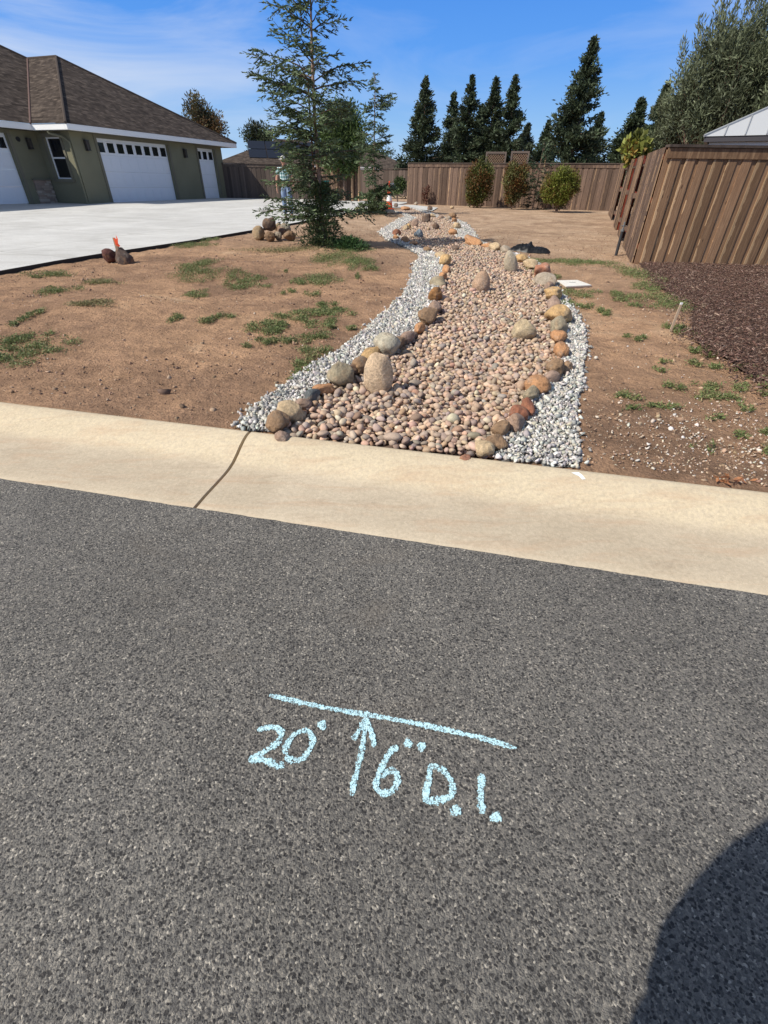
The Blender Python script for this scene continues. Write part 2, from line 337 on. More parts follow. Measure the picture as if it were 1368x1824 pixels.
c = g.mix(g.math('MULTIPLY', g.ramp(g.noise(g.mapping(p, (1, 5, 1), (0, 0, .21)), 1.7, 6, .7, .6), [(.50, 0.), (.68, 1.)]), .40), c, (.46, .30, .19))
edge = g.n('ShaderNodeMapRange'); edge.inputs[1].default_value = 1.90; edge.inputs[2].default_value = 1.835; g.l(g.math('ADD', dm, g.math('MULTIPLY', g.noise(p, 9, 4, .7), .05)), edge.inputs[0])
c = g.mix(g.math('MULTIPLY', edge.outputs[0], .35), c, (.74, .66, .52))
g.l(c, bb.inputs['Base Color'])
DRIVE = m_concrete('driveway_concrete', (.50, .49, .465), (.66, .65, .62), (.34, .335, .31), .6, 120)
t = DRIVE.node_tree; g = G_(t); bb = t.nodes['Principled BSDF']; src = bb.inputs['Base Color'].links[0].from_socket
sp = g.n('ShaderNodeSeparateXYZ'); g.l(g.mapping(g.obj(), (1, 1, 1), (0, 0, R(19.5))), sp.inputs[0])
jn = lambda a, w_: g.math('LESS_THAN', g.math('FRACT', g.math('MULTIPLY', a, 1/3.6)), w_)
c = g.mix(g.math('MULTIPLY', g.math('MAXIMUM', jn(sp.outputs[0], .008), jn(sp.outputs[1], .008)), .55), src, (.20, .19, .17))
c = g.mix(g.math('MULTIPLY', g.ramp(g.noise(g.mapping(g.obj(), (1, 3, 1), (0, 0, .3)), .55, 6, .7, 1.2), [(.50, 0.), (.66, 1.)]), .5), c, (.40, .385, .35)); g.l(c, bb.inputs['Base Color'])
WOODF = m_wood('weathered_fence', (.135, .076, .046), (.265, .158, .092), (.68, .46, .27), .66)
WOODG = m_wood('grey_fence', (.085, .057, .045), (.165, .112, .086), (.50, .33, .20), .42)
WOODD = m_wood('dark_fence', (.085, .066, .056), (.135, .105, .088), (.22, .16, .12), .15)
WOODR = m_wood('red_stained_board', (.10, .022, .014), (.17, .038, .022), (.22, .07, .04), .1)
STUC = m_stucco('sage_stucco', (.200, .190, .125)); TRIM = m_stucco('sage_trim', (.175, .162, .118))
WHITE, _, _ = mat('white_paint', (.80, .80, .78), .5, .4)
DOORW, _t, _b = mat('garage_door_white', (.76, .78, .80), .45, .4)
GLASS, _, _ = mat('window_glass', (.012, .013, .016), .08, .6)
DARK, _, _ = mat('dark_metal', (.02, .02, .022), .45, .5)
DARKP, _, _ = mat('black_pipe', (.035, .036, .04), .5, .4)
def m_lattice_metal():
    m, t, b = mat('metal_roof', (.52, .53, .54), .42, .5, .25); return m
METR = m_lattice_metal()

# ------------------------------------------------------------------ ground, road, curb, driveway
def S2W(s, d):                   # street coordinates -> world (s to the right along the street)
    return NY*s + NX*d, -NX*s + NY*d
def grid(name, ss, dd, zf, m):
    S, D = np.meshgrid(ss, dd); X, Y = S2W(S, D); Z = zf(X, Y, S, D)
    V = np.stack([X, Y, Z], -1).reshape(-1, 3); n = len(ss); k = len(dd)
    i = np.arange((k-1)*n).reshape(k-1, n)[:, :-1].ravel(); F = np.stack([i, i+1, i+n+1, i+n], 1)
    return link(name, np_mesh(name, V, F), m, smooth=True)
# creek outline, as world polygons
def W(pts): return [hit(*p) for p in pts]
GRAV_OUT_L = [(405, 771), (453, 724), (513, 684), (555, 650), (592, 634), (637, 600), (668, 571), (695, 550), (716, 529), (732, 500), (739, 471), (750, 455), (722, 441), (690, 428), (674, 414), (692, 402), (710, 391), (724, 386), (700, 377)]
GRAV_OUT_R = [(1029, 840), (1032, 795), (1027, 742), (1032, 703), (1037, 663), (1045, 616), (1041, 584), (1027, 560), (1008, 532), (993, 513), (980, 492), (960, 470), (925, 455), (880, 440), (853, 429), (843, 412), (830, 399), (817, 393), (783, 386), (769, 380), (735, 371)]
COB_L = [(468, 786), (485, 762), (512, 740), (536, 725), (556, 708), (578, 697), (604, 675), (640, 655), (690, 622), (724, 604), (745, 589), (760, 566), (776, 528), (787, 498), (793, 470), (787, 456), (762, 447), (735, 434), (715, 426), (703, 416), (716, 405), (729, 396), (742, 389), (720, 380), (700, 376)]
COB_R = [(872, 828), (882, 795), (893, 768), (920, 745), (946, 706), (960, 688), (985, 665), (1003, 635), (996, 600), (997, 565), (985, 530), (979, 510), (968, 490), (945, 474), (928, 463), (899, 447), (866, 439), (842, 432), (812, 422), (808, 405), (806, 395), (770, 386), (750, 378), (735, 372)]
wGL, wGR, wCL, wCR = map(W, (GRAV_OUT_L, GRAV_OUT_R, COB_L, COB_R))
def street_end(p): 
    return p
GPOLY = np.array([p[:2] for p in wGL] + [p[:2] for p in wGR[::-1]]); CPOLY = np.array([p[:2] for p in wCL] + [p[:2] for p in wCR[::-1]])
EDGE = [(-260, 522), (0, 483), (100, 465), (180, 452), (250, 442), (350, 427), (450, 410), (520, 398), (570, 389), (605, 382), (632, 376), (660, 371), (690, 368)]
wE = [hit(px, py, lambda x, y: G0(x, y) + .05) for px, py in EDGE]
ed = np.array([dist_st(p[0], p[1]) for p in wE]); es = np.array([p[0]*NY - p[1]*NX for p in wE])
dirv = (es[1]-es[0])/(ed[1]-ed[0])
ed = np.concatenate([[2.6], ed]); es = np.concatenate([[es[0] - dirv*(ed[1]-2.6)], es])
def drive_edge(d): return np.interp(d, ed, es)
rndg = np.random.RandomState(3)
def ground_z(X, Y, S, D):
    z = G(X, Y); near = np.clip((34-D)/20, 0, 1)*(D > 2.7)
    n = (fbm(X*1.6, Y*1.6, 3)-.45)*.05 + (fbm(X*7, Y*7, 4)-.45)*.045 + (fbm(X*24, Y*24, 2)-.4)*.024
    z = z + n*near*np.clip((D-2.6)/.5, .15, 1)
    # creek bed is scooped slightly; ground tucked under the driveway
    ins = inpoly(X, Y, CPOLY); gi = inpoly(X, Y, GPOLY); z = np.where(gi, G(X, Y)-.012, z); z = np.where(ins, G(X, Y)-.04, z)
    dr = (S < drive_edge(D)-.05) & (D < 45); z = np.where(dr, G0(X, Y)-.06, z)
    return np.where(D < 2.56, -.09, z)
s_ = np.concatenate([[-3000, -800, -200, -80, -50], np.arange(-40, -12, .8), np.arange(-12, 9, .055), np.arange(9, 25, .35), np.arange(25, 60, 5), [90, 200, 800, 3000]])
d_ = np.concatenate([[-3000, -500, -60, 2.40, 2.55, 2.561], 2.60+np.cumsum(np.concatenate([np.full(120, .03), np.full(110, .055), np.full(90, .12), np.full(40, .3)])), [60, 90, 200, 800, 3500]])
tag(grid('ground', s_, d_, ground_z, SOIL), kind='structure')
# road
def ragged(S): return 1.828 + .006*(fbm(S*14, S*0+3.3, 4)-.5)*2
ss = np.arange(-8, 8, .02)
Sx = np.concatenate([[-300, -60, -20], ss, [20, 60, 300]]); V = []
for S in Sx:
    for D in (-12., -1., float(ragged(np.array([S]))[0])):
        x, y = S2W(S, D); V.append((x, y, 0))
    x, y = S2W(S, float(ragged(np.array([S]))[0])+.004); V.append((x, y, -.03))
F = [(i*4+k, i*4+4+k, i*4+5+k, i*4+1+k) for i in range(len(Sx)-1) for k in range(3)]
tag(link('road', np_mesh('road', np.array(V), F), ASPH), kind='structure')
# rolled curb and gutter, in two pours either side of the control joint
prof = [(1.82, -.08), (1.825, -.012), (1.833, -.006), (1.95, .002), (2.08, .006), (2.18, .010), (2.24, .016), (2.30, .030), (2.36, .055), (2.42, .084), (2.47, .105), (2.515, .118), (2.555, .122), (2.575, .121), (2.586, .112), (2.59, .06), (2.59, -.08)]
jp = hit(375, 872, lambda x, y: .006); js = jp[0]*NY - jp[1]*NX
def curb_seg(s0, s1, V, F):
    n = max(2, int((s1-s0)/.25)); b = len(V)
    for i in range(n+1):
        S = s0 + (s1-s0)*i/n
        for D, z in prof:
            x, y = S2W(S, D); V.append((x, y, z))
    k = len(prof)
    F += [[b+i*k+j, b+(i+1)*k+j, b+(i+1)*k+j+1, b+i*k+j+1] for i in range(n) for j in range(k-1)]
    F += [[b+j for j in range(k)][::-1], [b+n*k+j for j in range(k)]]
V = []; F = []
js_list = [js-7.6, js-3.8, js, js+3.8, js+7.6]; lo = -60.
for j in js_list: curb_seg(lo, j-.011, V, F); lo = j+.011
curb_seg(lo, 60, V, F)
o = link('curb', np_mesh('curb', np.array(V), F), CURB, smooth=True); o.data.set_sharp_from_angle(angle=R(50)); tag(o, kind='structure')
# driveway slab
dd = np.concatenate([[2.6], np.arange(3, 33.5, .5)]); V = []; F = []
for D in dd:
    e = float(drive_edge(D)); xs = [e, e-.0001, e-.03, e-12, e-60]
    for k, S in enumerate(xs):
        x, y = S2W(S, D); V.append((x, y, float(G0(x, y)) + (-.08 if k == 0 else .05 if k > 1 else .046)))
F = [(i*5+k, i*5+k+1, i*5+6+k, i*5+5+k) for i in range(len(dd)-1) for k in range(4)]
tag(link('driveway', np_mesh('driveway', np.array(V), F), DRIVE), kind='structure')
b = MB()
for i in range(len(ed)-1):
    a0, a1 = S2W(es[i]+.004, ed[i]), S2W(es[i+1]+.004, ed[i+1]); c0, c1 = S2W(es[i]+.035, ed[i]), S2W(es[i+1]+.035, ed[i+1])
    zz = [float(G0(*q)) for q in (a0, a1)]
    t0, t1 = zz[0]+.058, zz[1]+.058
    b.add([(*a0, t0), (*a1, t1), (*c1, t1), (*c0, t0), (*a0, -.1), (*a1, -.1), (*c1, -.1), (*c0, -.1)], [(0, 1, 2, 3), (3, 2, 6, 7), (1, 0, 4, 5)])
m_, _, _ = mat('bender_board', (.05, .043, .038), .9, .1)
tag(b.build('driveway_edging', m_), 'dark thin edging board along the pale driveway', 'edging')
# narrow pale path at the back beyond the cone
pth = [(640, 366), (735, 366), (780, 371), (770, 377), (722, 371), (640, 371)]
P = [hit(*q) for q in pth]
tag(link('path', np_mesh('path', np.array([(p[0], p[1], float(G(p[0], p[1]))+.03) for p in P]), [list(range(6))[::-1]]), DRIVE), kind='structure')
# gravel and cobble underlays (what shows between the stones)
def underlay(name, poly, dz, m, hole=None):
    xs = np.arange(poly[:, 0].min(), poly[:, 0].max(), .06); ys = np.arange(poly[:, 1].min(), poly[:, 1].max(), .06)
    X, Y = np.meshgrid(xs, ys); ins = inpoly(X, Y, poly) if hole is None else inpoly(X, Y, poly) & ~inpoly(X, Y, hole); idx = -np.ones(X.shape, int); Z = G(X, Y)+dz
    q = ins[:-1, :-1] | ins[1:, :-1] | ins[:-1, 1:] | ins[1:, 1:]; q &= (dist_st(X, Y) > 2.60)[:-1, :-1]
    n = X.shape[1]; i = np.arange(X.size).reshape(X.shape)[:-1, :-1][q]
    return link(name, np_mesh(name, np.stack([X, Y, Z], -1).reshape(-1, 3), np.stack([i, i+1, i+n+1, i+n], 1)), m)
MG, t, bb = mat('gravel_fines', (.24, .24, .23), .95, .1); MC, t, bb = mat('creek_silt', (.14, .10, .078), .95, .1)

# ------------------------------------------------------------------ scattered stones
def ico(sub):
    bm = bmesh.new(); bmesh.ops.create_icosphere(bm, subdivisions=sub, radius=1); V = np.array([v.co[:] for v in bm.verts]); F = np.array([[v.index for v in f.verts] for f in bm.faces]); bm.free(); return V, F
def rotmats(n, rs, tilt=1.):
    yaw = rs.rand(n)*2*np.pi; a = (rs.rand(n)-.5)*tilt*np.pi; b_ = (rs.rand(n)-.5)*tilt*np.pi
    cz, sz, ca, sa, cb, sb = np.cos(yaw), np.sin(yaw), np.cos(a), np.sin(a), np.cos(b_), np.sin(b_); O = np.zeros(n); I = np.ones(n)
    Rz = np.array([[cz, -sz, O], [sz, cz, O], [O, O, I]]).transpose(2, 0, 1); Rx = np.array([[I, O, O], [O, ca, -sa], [O, sa, ca]]).transpose(2, 0, 1); Ry = np.array([[cb, O, sb], [O, I, O], [-sb, O, cb]]).transpose(2, 0, 1)
    return Rz @ Rx @ Ry
def stone_variants(sub, n, amp, rs):
    V, F = ico(sub); out_ = []
    for k in range(n):
        W_ = V.copy()
        for j in range(5):
            d = rs.randn(3); d /= np.linalg.norm(d); W_ = W_*(1 + amp*(np.sin(V @ d*(1.5+j*.6) + rs.rand()*6))[:, None]*.5)
        out_.append(W_)
    return out_, F
def scatter_mesh(name, P, scl, Rm, variants, F, col, vid):
    n = len(P); Vb = np.stack([variants[i] for i in vid]) * scl[:, None, :]
    V = np.einsum('nij,nkj->nki', Rm, Vb) + P[:, None, :]; k = V.shape[1]
    Fa = (F[None] + (np.arange(n)*k)[:, None, None]).reshape(-1, F.shape[1])
    return np_mesh(name, V.reshape(-1, 3), Fa, np.repeat(col, k, 0))
def jgrid(poly, sp, rs, jit=.45):
    xs = np.arange(poly[:, 0].min(), poly[:, 0].max(), sp); ys = np.arange(poly[:, 1].min(), poly[:, 1].max(), sp*.87)
    X, Y = np.meshgrid(xs, ys); X = X + (np.arange(len(ys)) % 2)[:, None]*sp/2
    X = X + (rs.rand(*X.shape)-.5)*2*jit*sp; Y = Y + (rs.rand(*Y.shape)-.5)*2*jit*sp; k = inpoly(X, Y, poly); return X[k], Y[k]
def pick(pal, n, rs, var=.12):
    pal = np.array(pal); c = pal[rs.randint(0, len(pal), n)]; return np.clip(c*(1+rs.randn(n, 1)*var)*(1+rs.randn(n, 3)*.03), 0, 1)
rs = np.random.RandomState(11)
CPAL = [(.46, .32, .235), (.50, .355, .26), (.43, .305, .23), (.37, .275, .22), (.53, .385, .28), (.46, .32, .245), (.34, .26, .22), (.49, .34, .24), (.43, .315, .245), (.58, .46, .35), (.39, .245, .17), (.35, .285, .25)]
# boulder keep-out is not needed: they sit over the bed
var2, F2 = stone_variants(2, 14, .13, rs); var1, F1 = stone_variants(1, 10, .13, rs)
X, Y = jgrid(CPOLY, .044, rs, .36); D = dist_st(X, Y); k = D > 2.63; X, Y, D = X[k], Y[k], D[k]
X2, Y2 = jgrid(CPOLY, .062, rs, .5); k = dist_st(X2, Y2) > 2.65; X2, Y2 = X2[k], Y2[k]
Xa = np.concatenate([X, X2]); Ya = np.concatenate([Y, Y2]); top = np.concatenate([np.zeros(len(X)), np.ones(len(X2))])
Da = dist_st(Xa, Ya); n = len(Xa)
sz = .0215*np.exp(rs.randn(n)*.20)*np.where(rs.rand(n) < .06, 1.35, 1)
scl = np.stack([sz*(1.05+.35*rs.rand(n)), sz*(.82+.2*rs.rand(n)), sz*(.60+.22*rs.rand(n))], 1)
Za = G(Xa, Ya) - .034 + scl[:, 2] + top*.026 + (fbm(Xa*1.5, Ya*1.5)-.45)*.05
P = np.stack([Xa, Ya, Za], 1); Rm = rotmats(n, rs, .42); col = pick(CPAL, n, rs, .17)*np.array([1.0, 1.015, .985])
order = np.argsort(Da - top*.5); vis = order
near_ix = [i for i in order if 1][:0]
# the 300 that show largest: nearest the curb, upper stones first
cand = np.where(Da < 3.2)[0]; cand = cand[np.argsort(Da[cand] - .12*top[cand])][:300]
near_set = np.zeros(n, bool); near_set[cand] = True
protos = [np_mesh('cobble', v, F2, np.ones((len(v), 3))) for v in var2]
for me in protos: me.polygons.foreach_set('use_smooth', [True]*len(me.polygons)); me.materials.append(None)
MCOB, t, bb = mat('cobble_stone', rough=.75, spec=.3); g = G_(t); oi = g.n('ShaderNodeObjectInfo'); f = g.noise(g.pos(), 38, 5, .65)
g.l(g.mix(1., oi.outputs['Color'], g.ramp(f, [(.3, .78), (.7, 1.13)]), 'MULTIPLY'), bb.inputs['Base Color']); g.bump(f, bb, .002)
for me in protos: me.materials[0] = MCOB
for i in cand:
    o = bpy.data.objects.new('river_cobble', protos[rs.randint(14)]); C.objects.link(o)
    M4 = np.eye(4); M4[:3, :3] = Rm[i] @ np.diag(scl[i]); M4[:3, 3] = P[i]; o.matrix_world = Matrix(M4.tolist()); o.color = (*col[i], 1)
    tag(o, 'smooth tan river cobble in the front rows of the creek bed beside the curb', 'cobble', 'river cobbles nearest the curb')
k = (~near_set) & (Da < 7); me = scatter_mesh('cobble_bed', P[k], scl[k], Rm[k], var2, F2, col[k], rs.randint(0, 14, k.sum()))
k2 = (~near_set) & (Da >= 7); me2 = scatter_mesh('cobble_far', P[k2], scl[k2], Rm[k2], var1, F1, col[k2], rs.randint(0, 10, k2.sum()))
def join_np(name, mes, m, smooth=True):
    bm = bmesh.new()
    for q in mes: bm.from_mesh(q)
    me_ = bpy.data.meshes.new(name); bm.to_mesh(me_); bm.free(); return link(name, me_, m, smooth=smooth)
o = join_np('cobble_bed', [me, me2], MSTONE); tag(o, 'bed of rounded tan and mauve river cobbles winding back through the dirt yard', 'cobbles', kind='stuff')
tag(underlay('creek_bed', CPOLY, -.03, MC), kind='structure')
# crushed grey gravel margins
gv, gF = stone_variants(1, 12, .5, rs); gv = [v*(1+.22*rs.randn(len(v), 1)) for v in gv]
X, Y = jgrid(GPOLY, .0205, rs, .5); out_m = ~inpoly(X, Y, CPOLY + 0); X, Y = X[out_m], Y[out_m]
D = dist_st(X, Y); keep = (D > 2.61) & ((D < 6) | (rs.rand(len(D)) < .7)); X, Y = X[keep], Y[keep]
# strays along the outer margin
ex = []; 
for poly in (wGL, wGR):
    for a_, b_ in zip(poly[:-1], poly[1:]):
        ln = float(np.linalg.norm(b_[:2]-a_[:2])); m_n = int(ln*24)
        tt = rs.rand(m_n); q = a_[None, :2]*(1-tt[:, None]) + b_[None, :2]*tt[:, None] + rs.randn(m_n, 2)*.032; ex.append(q)
ex = np.concatenate(ex); ex = ex[(dist_st(ex[:, 0], ex[:, 1]) > 2.61) & ~inpoly(ex[:, 0], ex[:, 1], CPOLY)]
nst = len(ex); X = np.concatenate([X, ex[:, 0]]); Y = np.concatenate([Y, ex[:, 1]]); n = len(X)
D = dist_st(X, Y); sz = .0112*np.exp(rs.randn(n)*.28)*np.where(D > 6, 1.18, 1)
scl = np.stack([sz*1.15, sz*.85, sz*.62], 1); P = np.stack([X, Y, G(X, Y)+sz*.35+rs.rand(n)*.014+.003], 1)
col = pick([(.52, .50, .465), (.40, .385, .365), (.64, .61, .565), (.27, .265, .26), (.47, .44, .40), (.72, .695, .65), (.33, .33, .31), (.53, .48, .40)], n, rs, .12)
me = scatter_mesh('gravel', P, scl, rotmats(n, rs, .8), gv, gF, col, rs.randint(0, 12, n))
tag(link('gravel', me, MGRAV), 'crushed pale grey gravel along both sides of the cobble bed', 'gravel', kind='stuff')
tag(underlay('gravel_base', GPOLY, -.006, MG, CPOLY), kind='structure')
# loose pebbles and clods on the dirt
def yard_ok(X, Y): return (dist_st(X, Y) > 2.65) & ~inpoly(X, Y, GPOLY) & ((X*NY-Y*NX) > drive_edge(dist_st(X, Y))+.06)
n = 14000; X = rs.rand(n)*17-8.5; Y = 1.5+rs.rand(n)**1.6*14; k = yard_ok(X, Y); dens = fbm(X*.8, Y*.8, 3); k &= rs.rand(n) < np.where(X > 1.2, .9, .42)*np.clip((dens-.28)*3, 0.05, 1); X, Y = X[k], Y[k]
px0 = hit(1300, 800)[:2]; q = rs.randn(2600, 2)*np.array([.55, .38]) + px0; q = q[yard_ok(q[:, 0], q[:, 1])]; X = np.concatenate([X, q[:, 0]]); Y = np.concatenate([Y, q[:, 1]])
n = len(X); sz = .0042*np.exp(rs.randn(n)*.45); col = pick([(.50, .40, .30), (.58, .50, .40), (.42, .30, .21), (.28, .18, .12), (.64, .60, .54), (.36, .24, .16), (.30, .2, .13)], n, rs)
P = np.stack([X, Y, G(X, Y)+.004+(fbm(X*1.6, Y*1.6, 3)-.45)*.05], 1)
me = scatter_mesh('pebbles', P, np.stack([sz*1.2, sz, sz*.7], 1), rotmats(n, rs, .6), gv, gF, col, rs.randint(0, 12, n))
cx_ = rs.rand(26000)*18-9; cy_ = 1.8+rs.rand(26000)**1.4*15; k = yard_ok(cx_, cy_) & (rs.rand(26000) < np.clip((fbm(cx_*1.1+4, cy_*1.1, 4)-.36)*5, .04, 1)); cx_, cy_ = cx_[k], cy_[k]; nc = len(cx_)
szc = .0055*np.exp(rs.randn(nc)*.5); me_c = scatter_mesh('clods', np.stack([cx_, cy_, G(cx_, cy_)+.003+(fbm(cx_*1.6, cy_*1.6, 3)-.45)*.05+(fbm(cx_*7, cy_*7, 4)-.45)*.04], 1), np.stack([szc*1.2, szc, szc*.8], 1), rotmats(nc, rs, .8), gv, gF, pick([(.30, .20, .135), (.38, .25, .165), (.24, .155, .105), (.44, .31, .215), (.18, .115, .08)], nc, rs), rs.randint(0, 12, nc))
bm = bmesh.new(); bm.from_mesh(me); bm.from_mesh(me_c); me = bpy.data.meshes.new('pebbles'); bm.to_mesh(me); bm.free()
tag(link('pebbles', me, MGRAV), 'small loose pebbles and clods scattered over the bare brown dirt', 'pebbles', kind='stuff')
# shredded bark mulch to the right
MUL = W([(1142, 471), (1167, 509), (1205, 530), (1239, 546), (1237, 581), (1238, 606), (1269, 624), (1309, 649), (1358, 689), (1420, 730)])
MPOLY = np.array([p[:2] for p in MUL] + [(9., 3.), (14., 8.), (12.5, 9.3), (4.98, 10.36)])
MM, t, bb = mat('mulch_base', (.075, .045, .036), .97, .05); g = G_(t); f = g.noise(g.mapping(g.obj(), (1, 2.2, 1)), 38, 5, .8, 1.5)
g.l(g.ramp(f, [(.36, (.05, .032, .027)), (.52, (.15, .095, .075)), (.68, (.28, .20, .16))]), bb.inputs['Base Color']); g.bump(f, bb, .02, 1)
tag(underlay('mulch_bed', MPOLY, .026, MM), kind='structure')
X, Y = jgrid(MPOLY, .025, rs, .5); q = np.concatenate([a_[None, :2]*(1-t_)+b_[None, :2]*t_ + rs.randn(260, 2)*np.array([.12, .16]) for a_, b_ in zip(MUL[:-1], MUL[1:]) for t_ in [rs.rand(260, 1)]])
q = q[q[:, 1] < 10.1]; X = np.concatenate([X, q[:, 0]]); Y = np.concatenate([Y, q[:, 1]]); n = len(X); ln = .0135*np.exp(rs.randn(n)*.35)
bx = np.array([(-1, -.28, -.12), (1, -.22, -.12), (1, .25, -.12), (-1, .3, -.12), (-1, -.2, .12), (1, -.28, .12), (.9, .2, .12), (-1, .25, .12)], float); bF = np.array([(0, 3, 2, 1), (4, 5, 6, 7), (0, 1, 5, 4), (1, 2, 6, 5), (2, 3, 7, 6), (3, 0, 4, 7)])
col = pick([(.11, .064, .048), (.15, .088, .068), (.075, .045, .036), (.20, .125, .098), (.13, .074, .058), (.30, .21, .165)], n, rs, .2)
me = scatter_mesh('mulch', np.stack([X, Y, G(X, Y)+.036+rs.rand(n)*.018], 1), np.stack([ln, ln*.8, ln*.8], 1), rotmats(n, rs, .35), [bx], bF, col, np.zeros(n, int))
tag(link('mulch', me, MCHIP), 'dark reddish brown shredded bark mulch in front of the near fence', 'mulch', kind='stuff')

# ------------------------------------------------------------------ low weeds
def blades(P, A, Lg, Wd, rs_, bend=.0):
    """rhombic leaves from points P along unit axes A"""
    n = len(P); r = rs_.randn(n, 3); s = np.cross(A, r); s /= np.linalg.norm(s, axis=1)[:, None]+1e-9
    Lg = np.broadcast_to(Lg, n)[:, None]; Wd = np.broadcast_to(Wd, n)[:, None]
    up_ = np.zeros((n, 3)); up_[:, 2] = -bend
    V = np.stack([P, P+A*Lg*.45+s*Wd*.5, P+(A+up_)*Lg, P+A*Lg*.45-s*Wd*.5], 1).reshape(-1, 3)
    return V, np.arange(n*4).reshape(n, 4)
WEEDS = [(28, 605, 38, 18), (70, 630, 50, 20), (20, 635, 30, 12), (55, 566, 18, 10), (95, 521, 32, 7), (60, 495, 10, 3), (90, 491, 35, 5), (350, 475, 28, 8), (355, 492, 38, 9), (438, 509, 32, 8), (418, 490, 14, 12), (448, 498, 22, 10), (352, 525, 22, 8), (312, 566, 14, 10), (388, 568, 24, 10), (578, 499, 32, 11), (548, 504, 20, 6), (560, 522, 14, 7), (515, 520, 10, 6), (508, 486, 7, 4), (590, 462, 27, 11), (637, 470, 22, 11), (665, 480, 16, 5), (480, 590, 34, 15), (515, 582, 25, 10), (535, 565, 38, 9), (560, 577, 28, 8), (587, 559, 32, 9), (520, 606, 30, 9), (565, 602, 42, 7), (545, 637, 36, 14), (520, 665, 20, 10), (548, 652, 25, 10), (462, 617, 20, 9), (625, 589, 16, 5), (595, 583, 14, 5), (592, 545, 20, 6), (345, 438, 28, 4), (372, 429, 14, 3), (500, 446, 60, 5), (640, 493, 8, 4), (975, 467, 48, 4), (1052, 471, 38, 5), (1012, 540, 28, 8), (1032, 525, 32, 7), (975, 492, 14, 7), (1069, 558, 18, 4), (1130, 489, 26, 12), (1150, 512, 32, 6), (1165, 530, 36, 9), (1185, 545, 34, 9), (1222, 548, 22, 6), (1205, 590, 20, 12), (1225, 597, 16, 8), (1140, 607, 20, 6), (1100, 527, 15, 7), (1110, 540, 24, 6), (1180, 645, 10, 5), (1172, 658, 8, 6), (1256, 627, 24, 10), (1212, 690, 24, 10), (1250, 650, 22, 5), (1290, 694, 34, 14), (1272, 712, 40, 14), (1130, 708, 32, 8), (1155, 730, 42, 8), (1322, 728, 10, 9), (1265, 752, 18, 7), (1252, 799, 14, 7), (1345, 782, 28, 14), (1360, 800, 20, 12), (1310, 655, 30, 7), (1358, 660, 20, 7), (1337, 678, 12, 5), (1358, 703, 24, 8), (955, 485, 10, 5), (1045, 548, 18, 6), (625, 440, 32, 10), (150, 545, 40, 5), (180, 505, 40, 4)]
VV = []; CC = []
for (px, py, rx, ry) in WEEDS:
    rx *= 1.22; ry *= 1.35
    c = hit(px, py); wx = (hit(px+rx, py)[0]-hit(px-rx, py)[0])/2; wy = abs(hit(px, py-ry)[1]-hit(px, py+ry)[1])/2*.8
    dist = math.hypot(c[0], c[1]); area = wx*wy*3.1; n = int(min(4200, max(90, area*6200*(1.2 if dist < 7 else .8))))
    ncl = max(3, int(area*45)); cl = rs.randn(ncl, 2)*.5; ci = rs.randint(0, ncl, n); q = cl[ci] + rs.randn(n, 2)*.17
    r2 = (q**2).sum(1); q = q[r2 < 1.7]; n = len(q); X = c[0]+q[:, 0]*wx; Y = c[1]+q[:, 1]*wy + q[:, 0]*wx*.1
    k = dist_st(X, Y) > 2.63; X, Y = X[k], Y[k]; n = len(X)
    hgt = .038*(1 + .4*rs.rand(n))*(1.3 if dist > 8 else 1)
    P = np.stack([X, Y, G(X, Y)+(fbm(X*1.6, Y*1.6, 3)-.45)*.05+rs.rand(n)*hgt*.8-.003], 1)
    A = rs.randn(n, 3)*np.array([1, 1, .35]) + np.array([0, 0, .55]); A /= np.linalg.norm(A, axis=1)[:, None]
    V, _ = blades(P, A, .026*(.6+.8*rs.rand(n)), .0085*(.7+.6*rs.rand(n)), rs); VV.append(V)
    dry = rs.rand()*.35 + (.55 if (px, py) in ((150, 545), (180, 505), (500, 446)) else .0)
    cc = np.where(rs.rand(n, 1) < dry, np.array([[.28, .24, .12]]), np.array([[.165, .205, .075]]))*(1+rs.randn(n, 1)*.22); CC.append(np.repeat(np.clip(cc, .01, 1), 4, 0))
# sparse dry wisps everywhere on the yard
n = 24000; X = rs.rand(n)*20-10; Y = 2+rs.rand(n)*24; k = yard_ok(X, Y) & (rs.rand(n) < np.clip((fbm(X*.7+9, Y*.7, 3)-.35)*4, 0, 1)); X, Y = X[k], Y[k]; n = len(X)
P = np.stack([X, Y, G(X, Y)+(fbm(X*1.6, Y*1.6, 3)-.45)*.05], 1); A = rs.randn(n, 3)*np.array([1, 1, .2])+np.array([0, 0, .2]); A /= np.linalg.norm(A, axis=1)[:, None]
V, _ = blades(P, A, .05*rs.rand(n)+.02, .004+.0*X, rs); VV.append(V); CC.append(np.repeat(pick([(.34, .25, .15), (.18, .11, .07), (.45, .36, .24)], n, rs), 4, 0))
V = np.concatenate(VV); me = np_mesh('ground_cover', V, np.arange(len(V)).reshape(-1, 4), np.concatenate(CC))
tag(link('ground_cover', me, MLEAF), 'low green and straw coloured weeds in patches on the dirt', 'weeds', kind='stuff')

